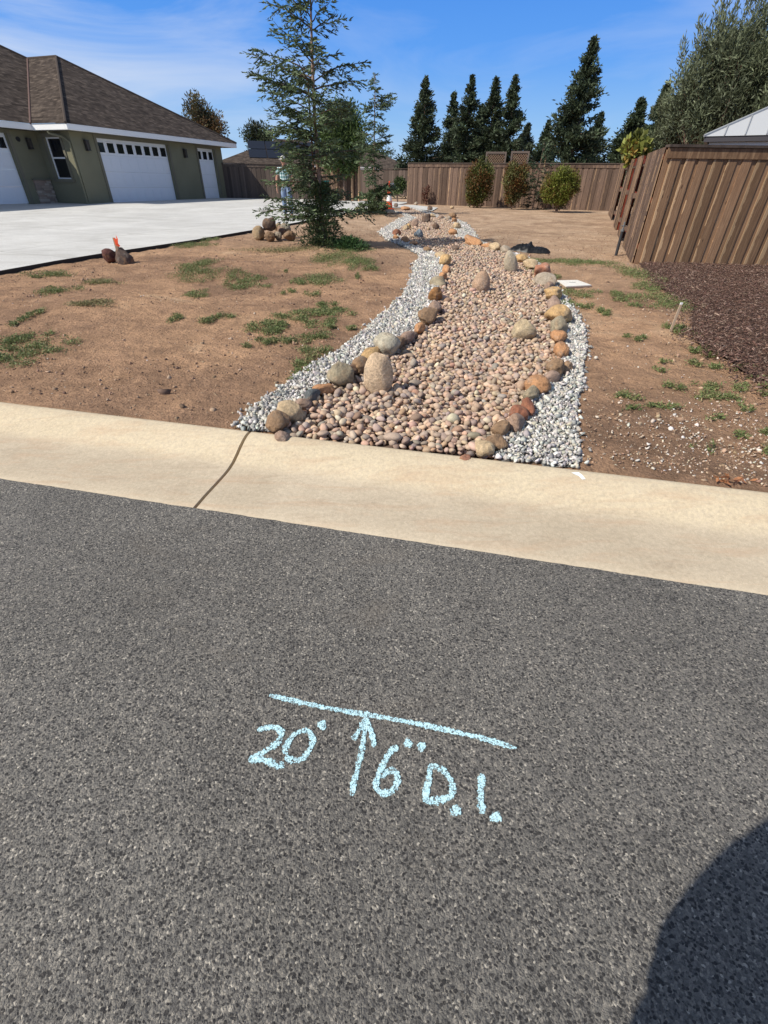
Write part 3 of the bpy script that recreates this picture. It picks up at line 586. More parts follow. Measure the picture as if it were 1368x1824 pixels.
# ------------------------------------------------------------------ boulders
def boulder_mesh(seed, rough=.14, sub=4, facet=0.):
    rs_ = np.random.RandomState(seed); V, F = ico(sub); W_ = V.copy()
    for j in range(7):
        d = rs_.randn(3); d /= np.linalg.norm(d); W_ *= (1 + rough*.45/(1+j*.25)*np.sin(V @ d*(1.3+j*.8)+rs_.rand()*6))[:, None]
    for j in range(10):
        d = rs_.randn(3); d /= np.linalg.norm(d); W_ *= (1 + rough*.055*np.sin(V @ d*(5+j*1.1)+rs_.rand()*6 + 2*np.sin(V @ rs_.randn(3)*2)))[:, None]
    if facet:
        for j in range(9):
            d = rs_.randn(3); d /= np.linalg.norm(d); lim = .72+.2*rs_.rand(); dp = W_ @ d; ov = np.clip(dp-lim, 0, None); W_ -= ov[:, None]*d*facet
    return W_, F
def ppm(p): v = np.array([p[0], p[1], p[2]-CAM_H]); return FPX/float(v @ fwd)   # photo pixels per metre at p
bseed = [100]
def boulder(px, py, w, h, colr, label, group, rough=.26, facet=.55, tall=None, tilt=0., name='boulder', z=None, sink=.70, deep=.95):
    """px,py centre in the photo, w,h photo pixels"""
    bseed[0] += 1; base = hit(px, py + h*.42); sc = ppm(base); rx = w/sc/2*1.16; el = math.atan2(CAM_H-base[2], math.hypot(base[0], base[1]))
    ry = rx*deep; hz = h/sc/2*1.25; rz = math.sqrt(max((hz**2-(ry*math.sin(el+.0))**2), (.35*hz)**2))/math.cos(el) if tall is None else tall
    rz = min(rz, rx*1.05) if tall is None else rz
    V, F = boulder_mesh(bseed[0], rough, 4, facet); V = V/np.abs(V).max(0)
    V = V*np.array([rx, ry, rz]); ct, st = math.cos(tilt), math.sin(tilt); V = np.stack([V[:, 0]*ct+V[:, 2]*st, V[:, 1], -V[:, 0]*st+V[:, 2]*ct], 1)
    me_ = np_mesh(name, V, F); o_ = link(name, me_, BOUL, smooth=True); o_.location = (base[0], base[1]+ry*.55, (float(G(base[0], base[1])) if z is None else z)+rz*sink); o_.rotation_euler = (0, 0, 0)
    o_.color = (*colr, 1); tag(o_, label, 'boulder' if name == 'boulder' else 'rock', group); return o_
BRN = (.30, .19, .11); TAN = (.55, .41, .25); OR = (.52, .27, .13); ORY = (.60, .39, .18); GRN = (.36, .30, .20); GRY = (.40, .33, .25); RED = (.32, .13, .075); DKB = (.17, .115, .085); DKG = (.12, .13, .13); PAL = (.52, .46, .35); MAU = (.36, .25, .19)
ords = ['first', 'second', 'third', 'fourth', 'fifth', 'sixth', 'seventh', 'eighth', 'ninth', 'tenth', 'eleventh', 'twelfth', 'thirteenth', 'fourteenth', 'fifteenth', 'sixteenth', 'seventeenth', 'eighteenth', 'nineteenth', 'twentieth', 'twenty-first', 'twenty-second', 'twenty-third', 'twenty-fourth', 'twenty-fifth', 'twenty-sixth', 'twenty-seventh', 'twenty-eighth']
LEFT = [(485, 765, 46, 36, BRN, 'smooth olive brown'), (513, 738, 46, 36, TAN, 'pale tan grey-patched'), (538, 724, 34, 22, MAU, 'brown half-hidden'), (556, 706, 24, 30, DKG, 'dark blue-grey upright'), (579, 697, 30, 21, OR, 'small orange'), (605, 674, 46, 34, GRN, 'large grey-green'), (631, 661, 20, 20, DKB, 'small dark rough'), (643, 653, 34, 30, BRN, 'rusty brown'), (658, 634, 28, 18, ORY, 'flat yellow-orange'), (673, 628, 18, 14, OR, 'small rusty'), (689, 620, 44, 34, (.50, .45, .34), 'large pale grey-green'), (707, 614, 22, 19, BRN, 'round brown'), (724, 602, 20, 27, MAU, 'upright reddish brown'), (736, 597, 15, 22, DKB, 'narrow dark'), (747, 587, 19, 17, OR, 'small orange-tan'), (762, 566, 32, 25, BRN, 'long brown'), (774, 550, 24, 18, MAU, 'flat brown'), (776, 525, 24, 32, (.36, .18, .07), 'egg-shaped orange-brown'), (778, 504, 26, 15, GRN, 'low greenish tan'), (788, 494, 14, 17, OR, 'narrow orange'), (795, 480, 13, 17, OR, 'slim bright orange'), (792, 467, 20, 18, ORY, 'yellow tan'), (786, 457, 18, 10, TAN, 'small flat tan')]
RIGHT = [(863, 813, 38, 28, TAN, 'tan orange-streaked'), (884, 791, 42, 28, BRN, 'wide brown'), (891, 767, 30, 25, BRN, 'round dark tan'), (918, 757, 32, 30, MAU, 'angular brown'), (925, 741, 32, 26, RED, 'reddish orange'), (940, 729, 25, 24, RED, 'brick brown'), (946, 706, 25, 24, GRN, 'grey olive'), (958, 689, 44, 29, OR, 'wide orange-tan'), (981, 676, 22, 21, MAU, 'small mauve'), (990, 658, 34, 35, BRN, 'tall olive brown'), (1009, 651, 22, 32, (.38, .24, .14), 'leaning tan-brown'), (999, 624, 26, 26, OR, 'rust-stained'), (996, 604, 28, 21, OR, 'dull orange'), (995, 586, 30, 24, GRN, 'round grey olive'), (997, 563, 44, 29, ORY, 'large golden oval'), (986, 541, 26, 20, MAU, 'flat tan-brown'), (986, 525, 29, 23, ORY, 'bright yellow-orange'), (979, 511, 17, 12, MAU, 'little pinkish'), (972, 502, 31, 20, GRY, 'grey-tan dome'), (966, 485, 29, 22, (.50, .22, .13), 'salmon red'), (945, 473, 22, 15, TAN, 'yellowish'), (928, 463, 26, 13, ORY, 'orange-yellow flat'), (899, 446, 16, 11, GRY, 'small grey'), (883, 442, 19, 13, TAN, 'rounded tan'), (866, 439, 14, 7, OR, 'tiny orange'), (843, 432, 26, 12, OR, 'bright orange oval')]
def row(data, side):
    obs = [boulder(px, py, w, h, c_, f'{lk} boulder, {ords[i]} back from the curb in the {side} border row', f'boulders edging the {side} side of the creek bed') for i, (px, py, w, h, c_, lk) in enumerate(data)]
    P = [np.array(o_.location) for o_ in obs]
    for i, o_ in enumerate(obs):
        a_, b_ = P[max(i-1, 0)], P[min(i+1, len(P)-1)]; d_ = b_-a_; n_ = 2 if 0 < i < len(P)-1 else 1; gap = float(np.linalg.norm(d_[:2]))/n_
        rx = max(v.co.x for v in o_.data.vertices); k = min(max(1., .60*gap/rx), 1.7); o_.rotation_euler = (.12*math.sin(i*5.1), .15*math.sin(i*3.7), math.atan2(d_[1], d_[0])+.25*math.sin(i*2.9)); o_.scale = (k if i > 1 else 1, 1, 1)
        ry = max(v.co.y for v in o_.data.vertices); lack = 2.60 + max(ry, rx*(k if i > 1 else 1))*.97 - dist_st(o_.location.x, o_.location.y)
        if lack > 0: o_.location.x += NX*lack; o_.location.y += NY*lack
row(LEFT, 'left'); row(RIGHT, 'right')
boulder(829, 817, 20, 11, (.36, .17, .11), 'small reddish stone at the curb beside the right border row', 'boulders edging the right side of the creek bed')
boulder(500, 779, 26, 18, MAU, 'small mauve stone at the curb beside the left border row', 'boulders edging the left side of the creek bed')
# standing stones in the bed
def standing(px, basepy, w, hpx, colr, label, seed, rough, facet, tilt=0, deep=.7, taper=.25):
    b0 = hit(px, basepy, lambda x, y: G(x, y)+.01); r0 = ray(px, basepy-hpx); k = math.hypot(b0[0], b0[1])/math.hypot(r0[0], r0[1]); H = CAM_H+r0[2]*k*1.0-b0[2]; sc = ppm((b0[0], b0[1], b0[2]+H/2))
    V, F = boulder_mesh(seed, rough, 4, facet); V /= np.abs(V).max(0); V = V*np.array([w/sc/2, w/sc/2*deep, H*.62]); zz = V[:, 2]/(H*.62); V[:, :2] *= (1 - taper*np.clip(zz, -.2, 1))[:, None]
    V[:, 0] += tilt*(V[:, 2]); o_ = link('standing_stone', np_mesh('standing_stone', V, F), BOUL, smooth=True); o_.location = (b0[0], b0[1]+w/sc/2*deep*.6, b0[2]+H*.38)
    o_.color = (*colr, 1); tag(o_, label, 'standing stone', 'standing stones in the creek bed')
standing(674, 700, 55, 74, (.68, .50, .33), 'tall pale tan rough stone standing upright nearest the curb', 301, .12, .95, 0, .65, .12)
standing(857, 521, 33, 38, (.46, .31, .21), 'smooth brown egg-shaped stone standing alone in mid bed', 302, .04, 0, .02, .85, .2)
standing(932, 606, 48, 40, (.54, .42, .26), 'low wedge-shaped tan stone with sloping top on the right of the bed', 303, .12, .9, -.15, .7, .45)
standing(909, 484, 26, 38, (.50, .42, .30), 'pale rounded stone leaning left beside the right border', 304, .10, .2, -.28, .7, .1)
FAR = [(722, 372, 18, 8, OR, 'small orange stone at the far tip of the bed'), (746, 419, 19, 14, (.20, .24, .27), 'blue-grey rock sitting in the upper pool'), (707, 416, 17, 11, RED, 'reddish brown stone at the left corner of the upper pool'), (705, 424, 13, 8, OR, 'pinkish stone below the reddish one in the upper pool'), (722, 429, 16, 10, OR, 'salmon stone on the lower left rim of the upper pool'), (736, 435, 17, 8, OR, 'orange stone where the upper pool narrows'), (723, 407, 12, 8, TAN, 'tan stone on the left rim of the upper pool'), (728, 404, 10, 11, ORY, 'golden stone on the upper left rim of the pool'), (738, 400, 15, 13, MAU, 'brown-grey stone at the top left of the pool'), (759, 390, 16, 18, DKB, 'dark pointed rock at the top of the upper pool'), (776, 404, 13, 14, DKB, 'dark brown stone standing in the upper pool'), (809, 394, 11, 8, OR, 'orange stone at the top right of the pool'), (814, 404, 15, 12, TAN, 'tan stone on the right rim of the pool'), (807, 415, 18, 11, OR, 'pinkish orange stone on the lower right rim of the pool'), (812, 443, 13, 9, DKB, 'dark stone lying in the tree shadow across the bed'), (761, 446, 17, 9, BRN, 'brown stone where the shadow crosses the left rim'), (765, 372, 11, 9, DKB, 'brown rock standing on the dirt beyond the path'), (807, 385, 16, 8, BRN, 'flat brown rock lying on the dirt right of the pool'), (805, 370, 8, 5, TAN, 'little tan rock far out on the dirt near the fence'), (705, 367, 8, 8, DKB, 'dark round rock beside the traffic cone'), (694, 378, 20, 7, PAL, 'cream stones edge in front of the traffic cone'), (741, 363, 8, 6, GRY, 'small grey rock at the foot of the far fence'), (640, 375, 14, 8, TAN, 'tan rock left of the slim redwood'), (626, 378, 12, 6, PAL, 'pale flat rock at the driveway end'), (770, 385, 12, 6, TAN, 'tan stone on the back rim of the pool'), (786, 388, 14, 6, MAU, 'mauve stone on the back rim of the pool'), (799, 390, 12, 7, GRY, 'grey stone on the back rim of the pool')]
for px, py, w, h, c_, lb in FAR: boulder(px, py, w*.86, h*.95, c_, lb, 'stones round the upper pool')
PILE = [(461, 419, 24, 24, TAN, 'tan rounded boulder at the left end of the pile by the redwood', 0), (481, 424, 20, 17, BRN, 'brown boulder low in the middle of the pile by the redwood', 0), (482, 406, 23, 23, DKB, 'dark brown round boulder on top of the pile by the redwood', .19), (496, 421, 14, 22, GRY, 'small grey wedge boulder between two others in the pile', 0), (497, 403, 15, 13, TAN, 'small tan boulder at the back top of the pile', .17), (510, 404, 18, 15, PAL, 'pale cream boulder at the back of the pile', .15), (516, 423, 22, 19, BRN, 'round brown boulder at the right end of the pile', 0), (502, 412, 16, 16, MAU, 'mauve boulder in the heart of the pile', .08)]
for px, py, w, h, c_, lb, dz in PILE:
    w *= .87; h *= .85; dz *= .9; c_ = tuple(q*.72 for q in c_)
    bb_ = hit(px, 430 if dz < .1 else 430); o_ = boulder(px, py if dz == 0 else 420, w, h, c_, lb, 'boulder pile beside the redwood', sink=.85)
    o_.location.z += dz
# lava rock and cut stump-like rock with an orange tipped stake
boulder(195, 459, 22, 20, (.10, .035, .028), 'dark red porous lava rock beside the conical one near the driveway', None, .22, .5, name='rock')
def rock2():
    b0 = hit(221, 469); V, F = boulder_mesh(777, .34, 4, .9); V /= np.abs(V).max(0); sc = ppm(b0)
    V = V*np.array([17/sc, 13/sc, .19]); zz = V[:, 2]/.19; V[:, :2] *= (1-.42*np.clip(zz, -.3, 1))[:, None]; V[:, 0] -= .05*np.clip(zz, 0, 1)
    o_ = link('rock', np_mesh('rock', V, F), BOUL, smooth=True); o_.location = (b0[0], b0[1]+.06, b0[2]+.10); o_.color = (.11, .075, .06, 1); tag(o_, 'dark brown conical rock standing near the driveway edge', 'rock'); return b0
b0 = rock2()
e = empty('survey_stake', (b0[0]-.11, b0[1]+.10, b0[2]), 0, 'short wooden stake with torn orange ribbon behind the conical rock', 'stake')
MB().box(-.022, .022, -.006, .006, -.02, .40).build('stake', mat('stake_wood', (.42, .29, .18), .9)[0], e)
rb = MB(); rb.add([(.0, -.012, .40), (.075, -.02, .37), (.06, -.015, .31), (.085, -.01, .27), (.03, -.012, .24), (.0, -.01, .29)], [(0, 1, 2, 5), (5, 2, 3, 4)]); rb.add([(.045, -.008, .37), (.062, -.018, .445), (.082, -.02, .37)], [(0, 1, 2)])
rb.build('ribbon', mat('orange_tape', (.80, .10, .035), .5)[0], e)

# ------------------------------------------------------------------ chalk writing on the asphalt
CH, t, bb = mat('chalk', (.46, .74, .80), .95, .1); g = G_(t); p = g.obj()
v = g.n('ShaderNodeTexVoronoi'); v.inputs['Scale'].default_value = 140; g.l(p, v.inputs['Vector']); de = g.voro(p, 140, 'DISTANCE_TO_EDGE')
sp = g.n('ShaderNodeSeparateColor'); g.l(v.outputs['Color'], sp.inputs[0]); at_ = g.n('ShaderNodeAttribute'); at_.attribute_name = 'col'; ac = g.n('ShaderNodeSeparateColor'); g.l(at_.outputs['Color'], ac.inputs[0])
n1 = g.noise(p, 230, 3, .7); n2 = g.noise(p, 95, 3, .6)
k = g.math('ADD', g.math('ADD', g.math('MULTIPLY', sp.outputs[1], .22), g.math('MULTIPLY', g.ramp(de, [(0, 0.), (.14, 1.)]), .22)), g.math('ADD', g.math('MULTIPLY', n1, .55), g.math('MULTIPLY', n2, .55)))
k = g.math('ADD', k, g.math('MULTIPLY', g.math('SUBTRACT', ac.outputs[0], 1.), .55))
al = g.ramp(k, [(.68, 0.), (.80, 1.)]); g.l(g.ramp(n2, [(.3, (.42, .70, .79)), (.7, (.62, .86, .91))]), bb.inputs['Base Color']); g.l(al, bb.inputs['Alpha'])
chalk = empty('chalk_writing', (0, .8, 0), 0, 'pale blue chalk line, arrow and hand lettering on the asphalt', 'chalk writing')
def zc(p): return hit(400+p[0]/2.443, 1200+p[1]/2.443, lambda x, y: 0.0)[:2]
def smooth_pts(P, n=10):
    P = [np.array(p, float) for p in P]
    if len(P) < 3: return [P[0]*(1-i/12)+P[-1]*i/12 for i in range(13)]
    o_ = []
    Q = [2*P[0]-P[1]] + P + [2*P[-1]-P[-2]]
    for i in range(1, len(Q)-2):
        for j in range(n):
            t_ = j/n; o_.append(.5*((2*Q[i]) + (-Q[i-1]+Q[i+1])*t_ + (2*Q[i-1]-5*Q[i]+4*Q[i+1]-Q[i+2])*t_**2 + (-Q[i-1]+3*Q[i]-3*Q[i+1]+Q[i+2])*t_**3))
    return o_ + [P[-1]]
zlev = [.0030]
def stroke(name, polys, wid, cr=True):
    zlev[0] += .00012; V = []; F = []; cc = []
    for j, P in enumerate(polys):
        Q = [zc(q) for q in (smooth_pts(P) if cr else [q for a_, b_ in zip(P[:-1], P[1:]) for q in smooth_pts([a_, b_])])]; b_ = len(V); z = zlev[0]+j*.00006
        m_ = len(Q)
        for i, q in enumerate(Q):
            d = Q[min(i+1, m_-1)]-Q[max(i-1, 0)]; nn = np.array([-d[1], d[0]])/(np.linalg.norm(d)+1e-9); w_ = wid/2*1.75*(1+.12*math.sin(i*1.7+j))*min(1, .45+i/4, .45+(m_-1-i)/4)*(1+.16*math.sin(i*.37+j*2.1+len(polys)))
            for s_k, cv in ((-1.25, .25), (-.6, 1.), (.6, 1.), (1.25, .25)): V.append((*(q+nn*w_*s_k), z)); cc.append((cv,)*3)
        F += [[b_+i*4+k_, b_+i*4+k_+1, b_+i*4+5+k_, b_+i*4+4+k_] for i in range(m_-1) for k_ in range(3)]
    o_ = link(name, np_mesh(name, np.array(V) - np.array([0, .8, 0]), F, np.array(cc)), CH, chalk); return o_
def dot(name, c, r):
    zlev[0] += .00012; V = []; cc = []; c = np.array(c, float); n_ = 18
    V.append((*zc(c), zlev[0])); cc.append((1, 1, 1))
    for rr, cv in ((.65, 1.), (1.15, .2)):
        for i in range(n_): a_ = 2*math.pi*i/n_; q = zc(c+r*rr*(1+.1*math.sin(3*a_+c[0]))*np.array([math.cos(a_), math.sin(a_)])); V.append((*q, zlev[0])); cc.append((cv,)*3)
    F = [[0, 1+i, 1+(i+1) % n_] for i in range(n_)] + [[1+i, 1+n_+i, 1+n_+(i+1) % n_, 1+(i+1) % n_] for i in range(n_)]
    link(name, np_mesh(name, np.array(V) - np.array([0, .8, 0]), F, np.array(cc)), CH, chalk)
stroke('line', [[(195, 96), (440, 150), (620, 180), (800, 212), (1000, 255), (1130, 285), (1270, 327)]], .0125)
stroke('digit', [[(145, 252), (170, 237), (215, 235), (245, 252), (243, 285), (205, 322), (155, 352), (105, 380)], [(105, 380), (150, 374), (190, 383), (218, 398), (238, 412)], [(238, 412), (252, 385)]], .0135)
stroke('digit', [[(335, 250), (295, 275), (268, 325), (270, 365), (300, 380), (345, 368), (372, 330), (384, 290), (370, 257), (335, 250)]], .0125)
dot('degree_mark', (425, 225), 25)
stroke('arrow', [[(553, 535), (565, 470), (585, 390), (603, 300), (615, 205)], [(614, 200), (585, 250), (560, 292)], [(618, 200), (640, 265), (652, 322)], [(614, 190), (617, 215)], [(604, 235), (630, 240)]], .0125)
stroke('digit', [[(752, 316), (715, 350), (688, 405), (664, 460), (662, 500), (690, 524), (730, 510), (753, 470), (745, 432), (715, 425), (680, 455)]], .0135)
dot('inch_mark', (798, 305), 25); dot('inch_mark', (857, 318), 24)
stroke('letter', [[(896, 395), (886, 470), (870, 562)], [(896, 398), (945, 420), (985, 470), (990, 520), (960, 548), (872, 560)]], .0135)
dot('full_stop', (1005, 598), 30)
stroke('letter', [[(1118, 438), (1114, 530), (1119, 612)]], .0145)
dot('full_stop', (1181, 626), 30)

# ------------------------------------------------------------------ house with three garage doors
TH = R(19.5); HO = (-13.304, 26.511, .5215)
house = empty('house', HO, -TH, 'sage green single storey house with brown shingle roof and white garage doors', 'house')
# local frame: x towards the drive (right), y away along the garage wall, z from the floor
EZ = 2.59; FZ = 2.80            # underside / top of fascia
def wallbox(b, x0, x1, y0, y1, z0, z1): b.box(x0, x1, y0, y1, z0, z1)
b = MB()
GY0, GY1 = -1.36, 9.45
b.box(-.25, 0, GY0+.25, 0, -.4, EZ); b.box(-.25, 0, 0, 4.6, 2.46, EZ); b.box(-.25, 0, 4.6, 6.95, -.4, EZ); b.box(-.25, 0, 6.95, 8.52, 2.46, EZ); b.box(-.25, 0, 8.52, GY1-.25, -.4, EZ)
XI = -1.98
# bay wall facing the street with the window opening
wx0, wx1, wz0, wz1 = -1.50, -.60, .92, 2.40
b.box(wx1, 0, GY0, GY0+.25, -.4, EZ); b.box(XI, wx0, GY0, GY0+.25, -.4, EZ); b.box(wx0, wx1, GY0, GY0+.25, -.4, wz0); b.box(wx0, wx1, GY0, GY0+.25, wz1, EZ)
# set-back wall with the near garage door
b.box(XI-.25, XI, -2.68, GY0+.25, -.4, EZ); b.box(XI-.25, XI, -7.6, -2.68, 2.46, EZ); b.box(XI-.25, XI, -12, -7.6, -.4, EZ)
b.box(-11, -.25, GY1-.25, GY1, -.4, EZ)
b.build('wall', STUC, house)
b = MB()                       # raised stucco trim bands round the openings
def trim_open(y0, y1, x, zt, w=.13, d=.035):
    b.box(x, x+d, y0-w, y0, -.3, zt+w); b.box(x, x+d, y1, y1+w, -.3, zt+w); b.box(x, x+d, y0, y1, zt, zt+w)
for _a in ((0, 4.6, .002, 2.46), (6.95, 8.52, .002, 2.46), (-7.6, -2.68, XI+.002, 2.46)):
    trim_open(*_a); b.build('door_surround', TRIM, house); b = MB()
b.box(wx0-.12, wx1+.12, GY0-.038, GY0-.002, wz1, wz1+.13); b.box(wx0-.12, wx0, GY0-.038, GY0-.002, wz0, wz1); b.box(wx1, wx1+.12, GY0-.038, GY0-.002, wz0, wz1); b.box(wx0-.16, wx1+.16, GY0-.06, GY0-.002, wz0-.12, wz0)
b.build('window_surround', TRIM, house)
def garage_door(y0, y1, x, npane, label):
    d = MB(); rows = 4; H = 2.46; rh = H/rows; wd = y1-y0
    for r in range(rows):
        z0, z1 = r*rh+.006, (r+1)*rh-.006
        d.box(x-.19, x-.150, y0+.004, y1-.004, z0-.004, z1+.004)
        if r == rows-1: continue
        m_n = npane
        for k in range(m_n):
            a = y0+wd*(k+.10)/m_n; c = y0+wd*(k+.90)/m_n; d.box(x-.15, x-.138, a, c, z0+.09, z1-.09)
            d.box(x-.138, x-.128, a+.05, c-.05, z0+.14, z1-.14)
        d.box(x-.15, x-.140, y0+.004, y1-.004, z0, z0+.02)
    o_ = d.build('garage_door', DOORW, house, bevel=.003); tag(o_, label)
    zt0, zt1 = H-rh+.10, H-.15
    for k in range(npane):
        a = y0+wd*(k+.16)/npane; c = y0+wd*(k+.84)/npane; f = MB(); w = .035
        f.box(x-.149, x-.128, a-w, c+w, zt0-w, zt0); f.box(x-.149, x-.128, a-w, c+w, zt1, zt1+w); f.box(x-.149, x-.128, a-w, a, zt0, zt1); f.box(x-.149, x-.128, c, c+w, zt0, zt1)
        f.build('window_frame', WHITE, o_); MB().box(x-.149, x-.140, a, c, zt0, zt1).build('pane', GLASS, o_)
garage_door(0, 4.6, 0, 8, 'wide white garage door with eight small panes'); garage_door(6.95, 8.52, 0, 3, 'narrow white garage door with three small panes'); garage_door(-7.6, -2.68, XI, 8, 'nearest white garage door cut by the photo edge')
f = MB(); y = GY0+.06; w = .05
f.box(wx0, wx0+w, y, y+.07, wz0, wz1); f.box(wx1-w, wx1, y, y+.07, wz0, wz1); f.box(wx0+w, wx1-w, y, y+.07, wz1-w, wz1); f.box(wx0+w, wx1-w, y, y+.07, wz0, wz0+w); zm = (wz0+wz1)/2+.02; f.box(wx0+w, wx1-w, y+.005, y+.075, zm-.03, zm+.03)
wf = f.build('window', WHITE, house, bevel=.004)
MB().box(wx0+w, wx1-w, y+.04, y+.05, wz0+w, zm-.03).build('pane', GLASS, wf); MB().box(wx0+w, wx1-w, y+.045, y+.055, zm+.03, wz1-w).build('pane', GLASS, wf)
bl = MB(); 
for k in range(8): bl.box(wx0+w+.02, wx1-w-.02, y+.12, y+.135, wz1-w-.05-k*.075, wz1-w-.02-k*.075)
bl.build('blind', mat('blind', (.22, .22, .22), .7)[0], wf)
# stone veneer on the short set-back wall
rr = random.Random(5); b = MB(); z = -.3
while z < .80:
    h = rr.choice([.06, .08, .11]); y = -2.24
    while y < GY0-.05:
        l = min(rr.uniform(.16, .42), GY0-.03-y); c = rr.choice([(.36, .29, .23), (.28, .22, .18), (.44, .37, .30), (.32, .24, .19)]); b.box(XI+.002, XI+rr.uniform(.05, .09), y+.004, y+l-.004, z+.003, z+h-.003, c); y += l
    z += h
b.build('stone_veneer', MSTONE, house); MB().box(XI+.002, XI+.13, -2.27, GY0-.02, z+.003, z+.05).build('veneer_cap', TRIM, house)
# eaves: fascia, soffit, gutter
OV = .52; XF = XI+OV
b = MB()
b.box(OV-.02, OV+.10, GY0-OV-.02, GY1+OV, EZ, FZ); b.box(XF+.10, OV-.02, GY0-OV-.02, GY0-OV+.10, EZ, FZ); b.box(XF-.02, XF+.10, -13, GY0-OV+.10, EZ, FZ); b.box(-9, OV-.02, GY1+OV-.1, GY1+OV, EZ, FZ)
b.build('fascia', WHITE, house, bevel=.012)
b = MB(); b.box(-.24, OV-.03, GY0-OV+.10, GY1+OV-.1, EZ+.005, EZ+.04); b.box(XF+.1, -.24, GY0-OV+.1, GY0+.2, EZ+.005, EZ+.04); b.box(XI-.2, XF-.02, -13, GY0+.2, EZ+.009, EZ+.045); b.build('soffit', TRIM, house)
# roof planes
P_ = .525; yF, yB = GY0-OV-.05, GY1+OV; yc = (yF+yB)/2; xe = OV+.12; hw = (yB-yF)/2; xa = xe-hw; zt = FZ+.005; za = zt+P_*hw
xv = XF+.12; zv = zt; vt = (xv-(yc-yF), yc, za)      # valley: foot at (xv,yF)
def roofface(P, e0, e1):
    """uv: u along e0->e1, v up slope"""
    P = [np.array(p, float) for p in P]; u = np.array(e1, float)-np.array(e0, float); u /= np.linalg.norm(u); nrm = np.cross(P[1]-P[0], P[2]-P[0]); nrm /= np.linalg.norm(nrm); v = np.cross(nrm, u)
    if v[2] < 0: v = -v
    return [(float((p-P[0]) @ u), float((p-P[0]) @ v)) for p in P]
def roof_obj(name, faces, m, parent, thick=.05):
    b = MB()
    for P, e0, e1 in faces: b.add(P, [tuple(range(len(P)))], uv=[roofface(P, e0, e1)])
    return b.build(name, m, parent)
fr_, br_ = (xe, yF, zt), (xe, yB, zt); ap = (xa, yc, za)
fl = (xv, yF, zt); T = 3.2; mt = (vt[0]-T, vt[1]-T*1.0, vt[2]+P_*T)          # rear hip of the taller main roof
far = (xa-12, yc, za)
hs_ = (xv, -14, zt); hr_ = (mt[0], -14, mt[2])
bkL = (vt[0]-6, yB, zt)
roof = roof_obj('roof', [([fr_, br_, ap], fr_, br_), ([fl, fr_, ap, vt], fl, fr_), ([hs_, fl, vt, mt, hr_], hs_, fl), ([br_, bkL, vt, ap], br_, bkL), ([vt, (vt[0]-T*2-3, vt[1], vt[2]), mt], vt, (vt[0]-9, vt[1], vt[2]))], SHING, house)
b = MB()
for a_, c_ in ((fr_, ap), (ap, vt), (br_, ap), (vt, mt), (mt, hr_)): b.tube([np.array(a_)+(0, 0, .012), np.array(c_)+(0, 0, .012)], .055, 6)
RC, _, _ = mat('ridge_shingle', (.085, .068, .058), .95, .1)
b.build('ridge_cap', RC, roof); MB().tube([np.array(fl)+(0, 0, .01), np.array(vt)+(0, 0, .01)], .04, 6).build('valley_flashing', mat('flashing', (.16, .10, .085), .7)[0], roof)
# downspout on the bay corner, wall lamps, round vent
b = MB(); b.tube([(-.62, GY0-OV+.05, EZ-.02), (-.60, GY0-OV+.06, EZ-.10), (-.22, GY0-.16, EZ-.20), (-.06, GY0-.06, EZ-.36), (-.055, GY0-.055, 1.2), (-.055, GY0-.055, -.3)], .042, 8); b.build('downspout', STUC, house, smooth=True)
def lamp(x, y, z, parent, ax):
    d = MB(); 
    def bx_(a0, a1, c0, c1, z0, z1): d.box(x+a0, x+a1, y+c0, y+c1, z+z0, z+z1) if ax == 'x' else d.box(x+c0, x+c1, y-a1, y-a0, z+z0, z+z1)
    bx_(.005, .03, -.06, .06, -.2, .2); bx_(.03, .17, -.09, .09, .15, .18); bx_(.03, .17, -.09, .09, -.19, -.16)
    for c in (-.08, .065): bx_(.035, .05, c, c+.015, -.16, .15); bx_(.15, .165, c, c+.015, -.16, .15)
    o_ = d.build('wall_lamp', DARK, parent); g2 = MB(); 
    (g2.box(x+.052, x+.148, y-.063, y+.063, z-.158, z+.148) if ax == 'x' else g2.box(x-.063, x+.063, y-.148, y-.052, z-.158, z+.148)); g2.build('lamp_glass', mat('lamp_glass', (.07, .06, .05), .2)[0], o_)
lamp(.0, -.66, 2.15, house, 'x'); lamp(.0, 5.78, 2.15, house, 'x'); lamp(XI, -1.85, 2.15, house, 'x')
v_ = MB(); v_.tube([(XI+.002, -2.25, 2.28), (XI+.03, -2.25, 2.28)], .09, 14); v_.build('vent', DARK, house)

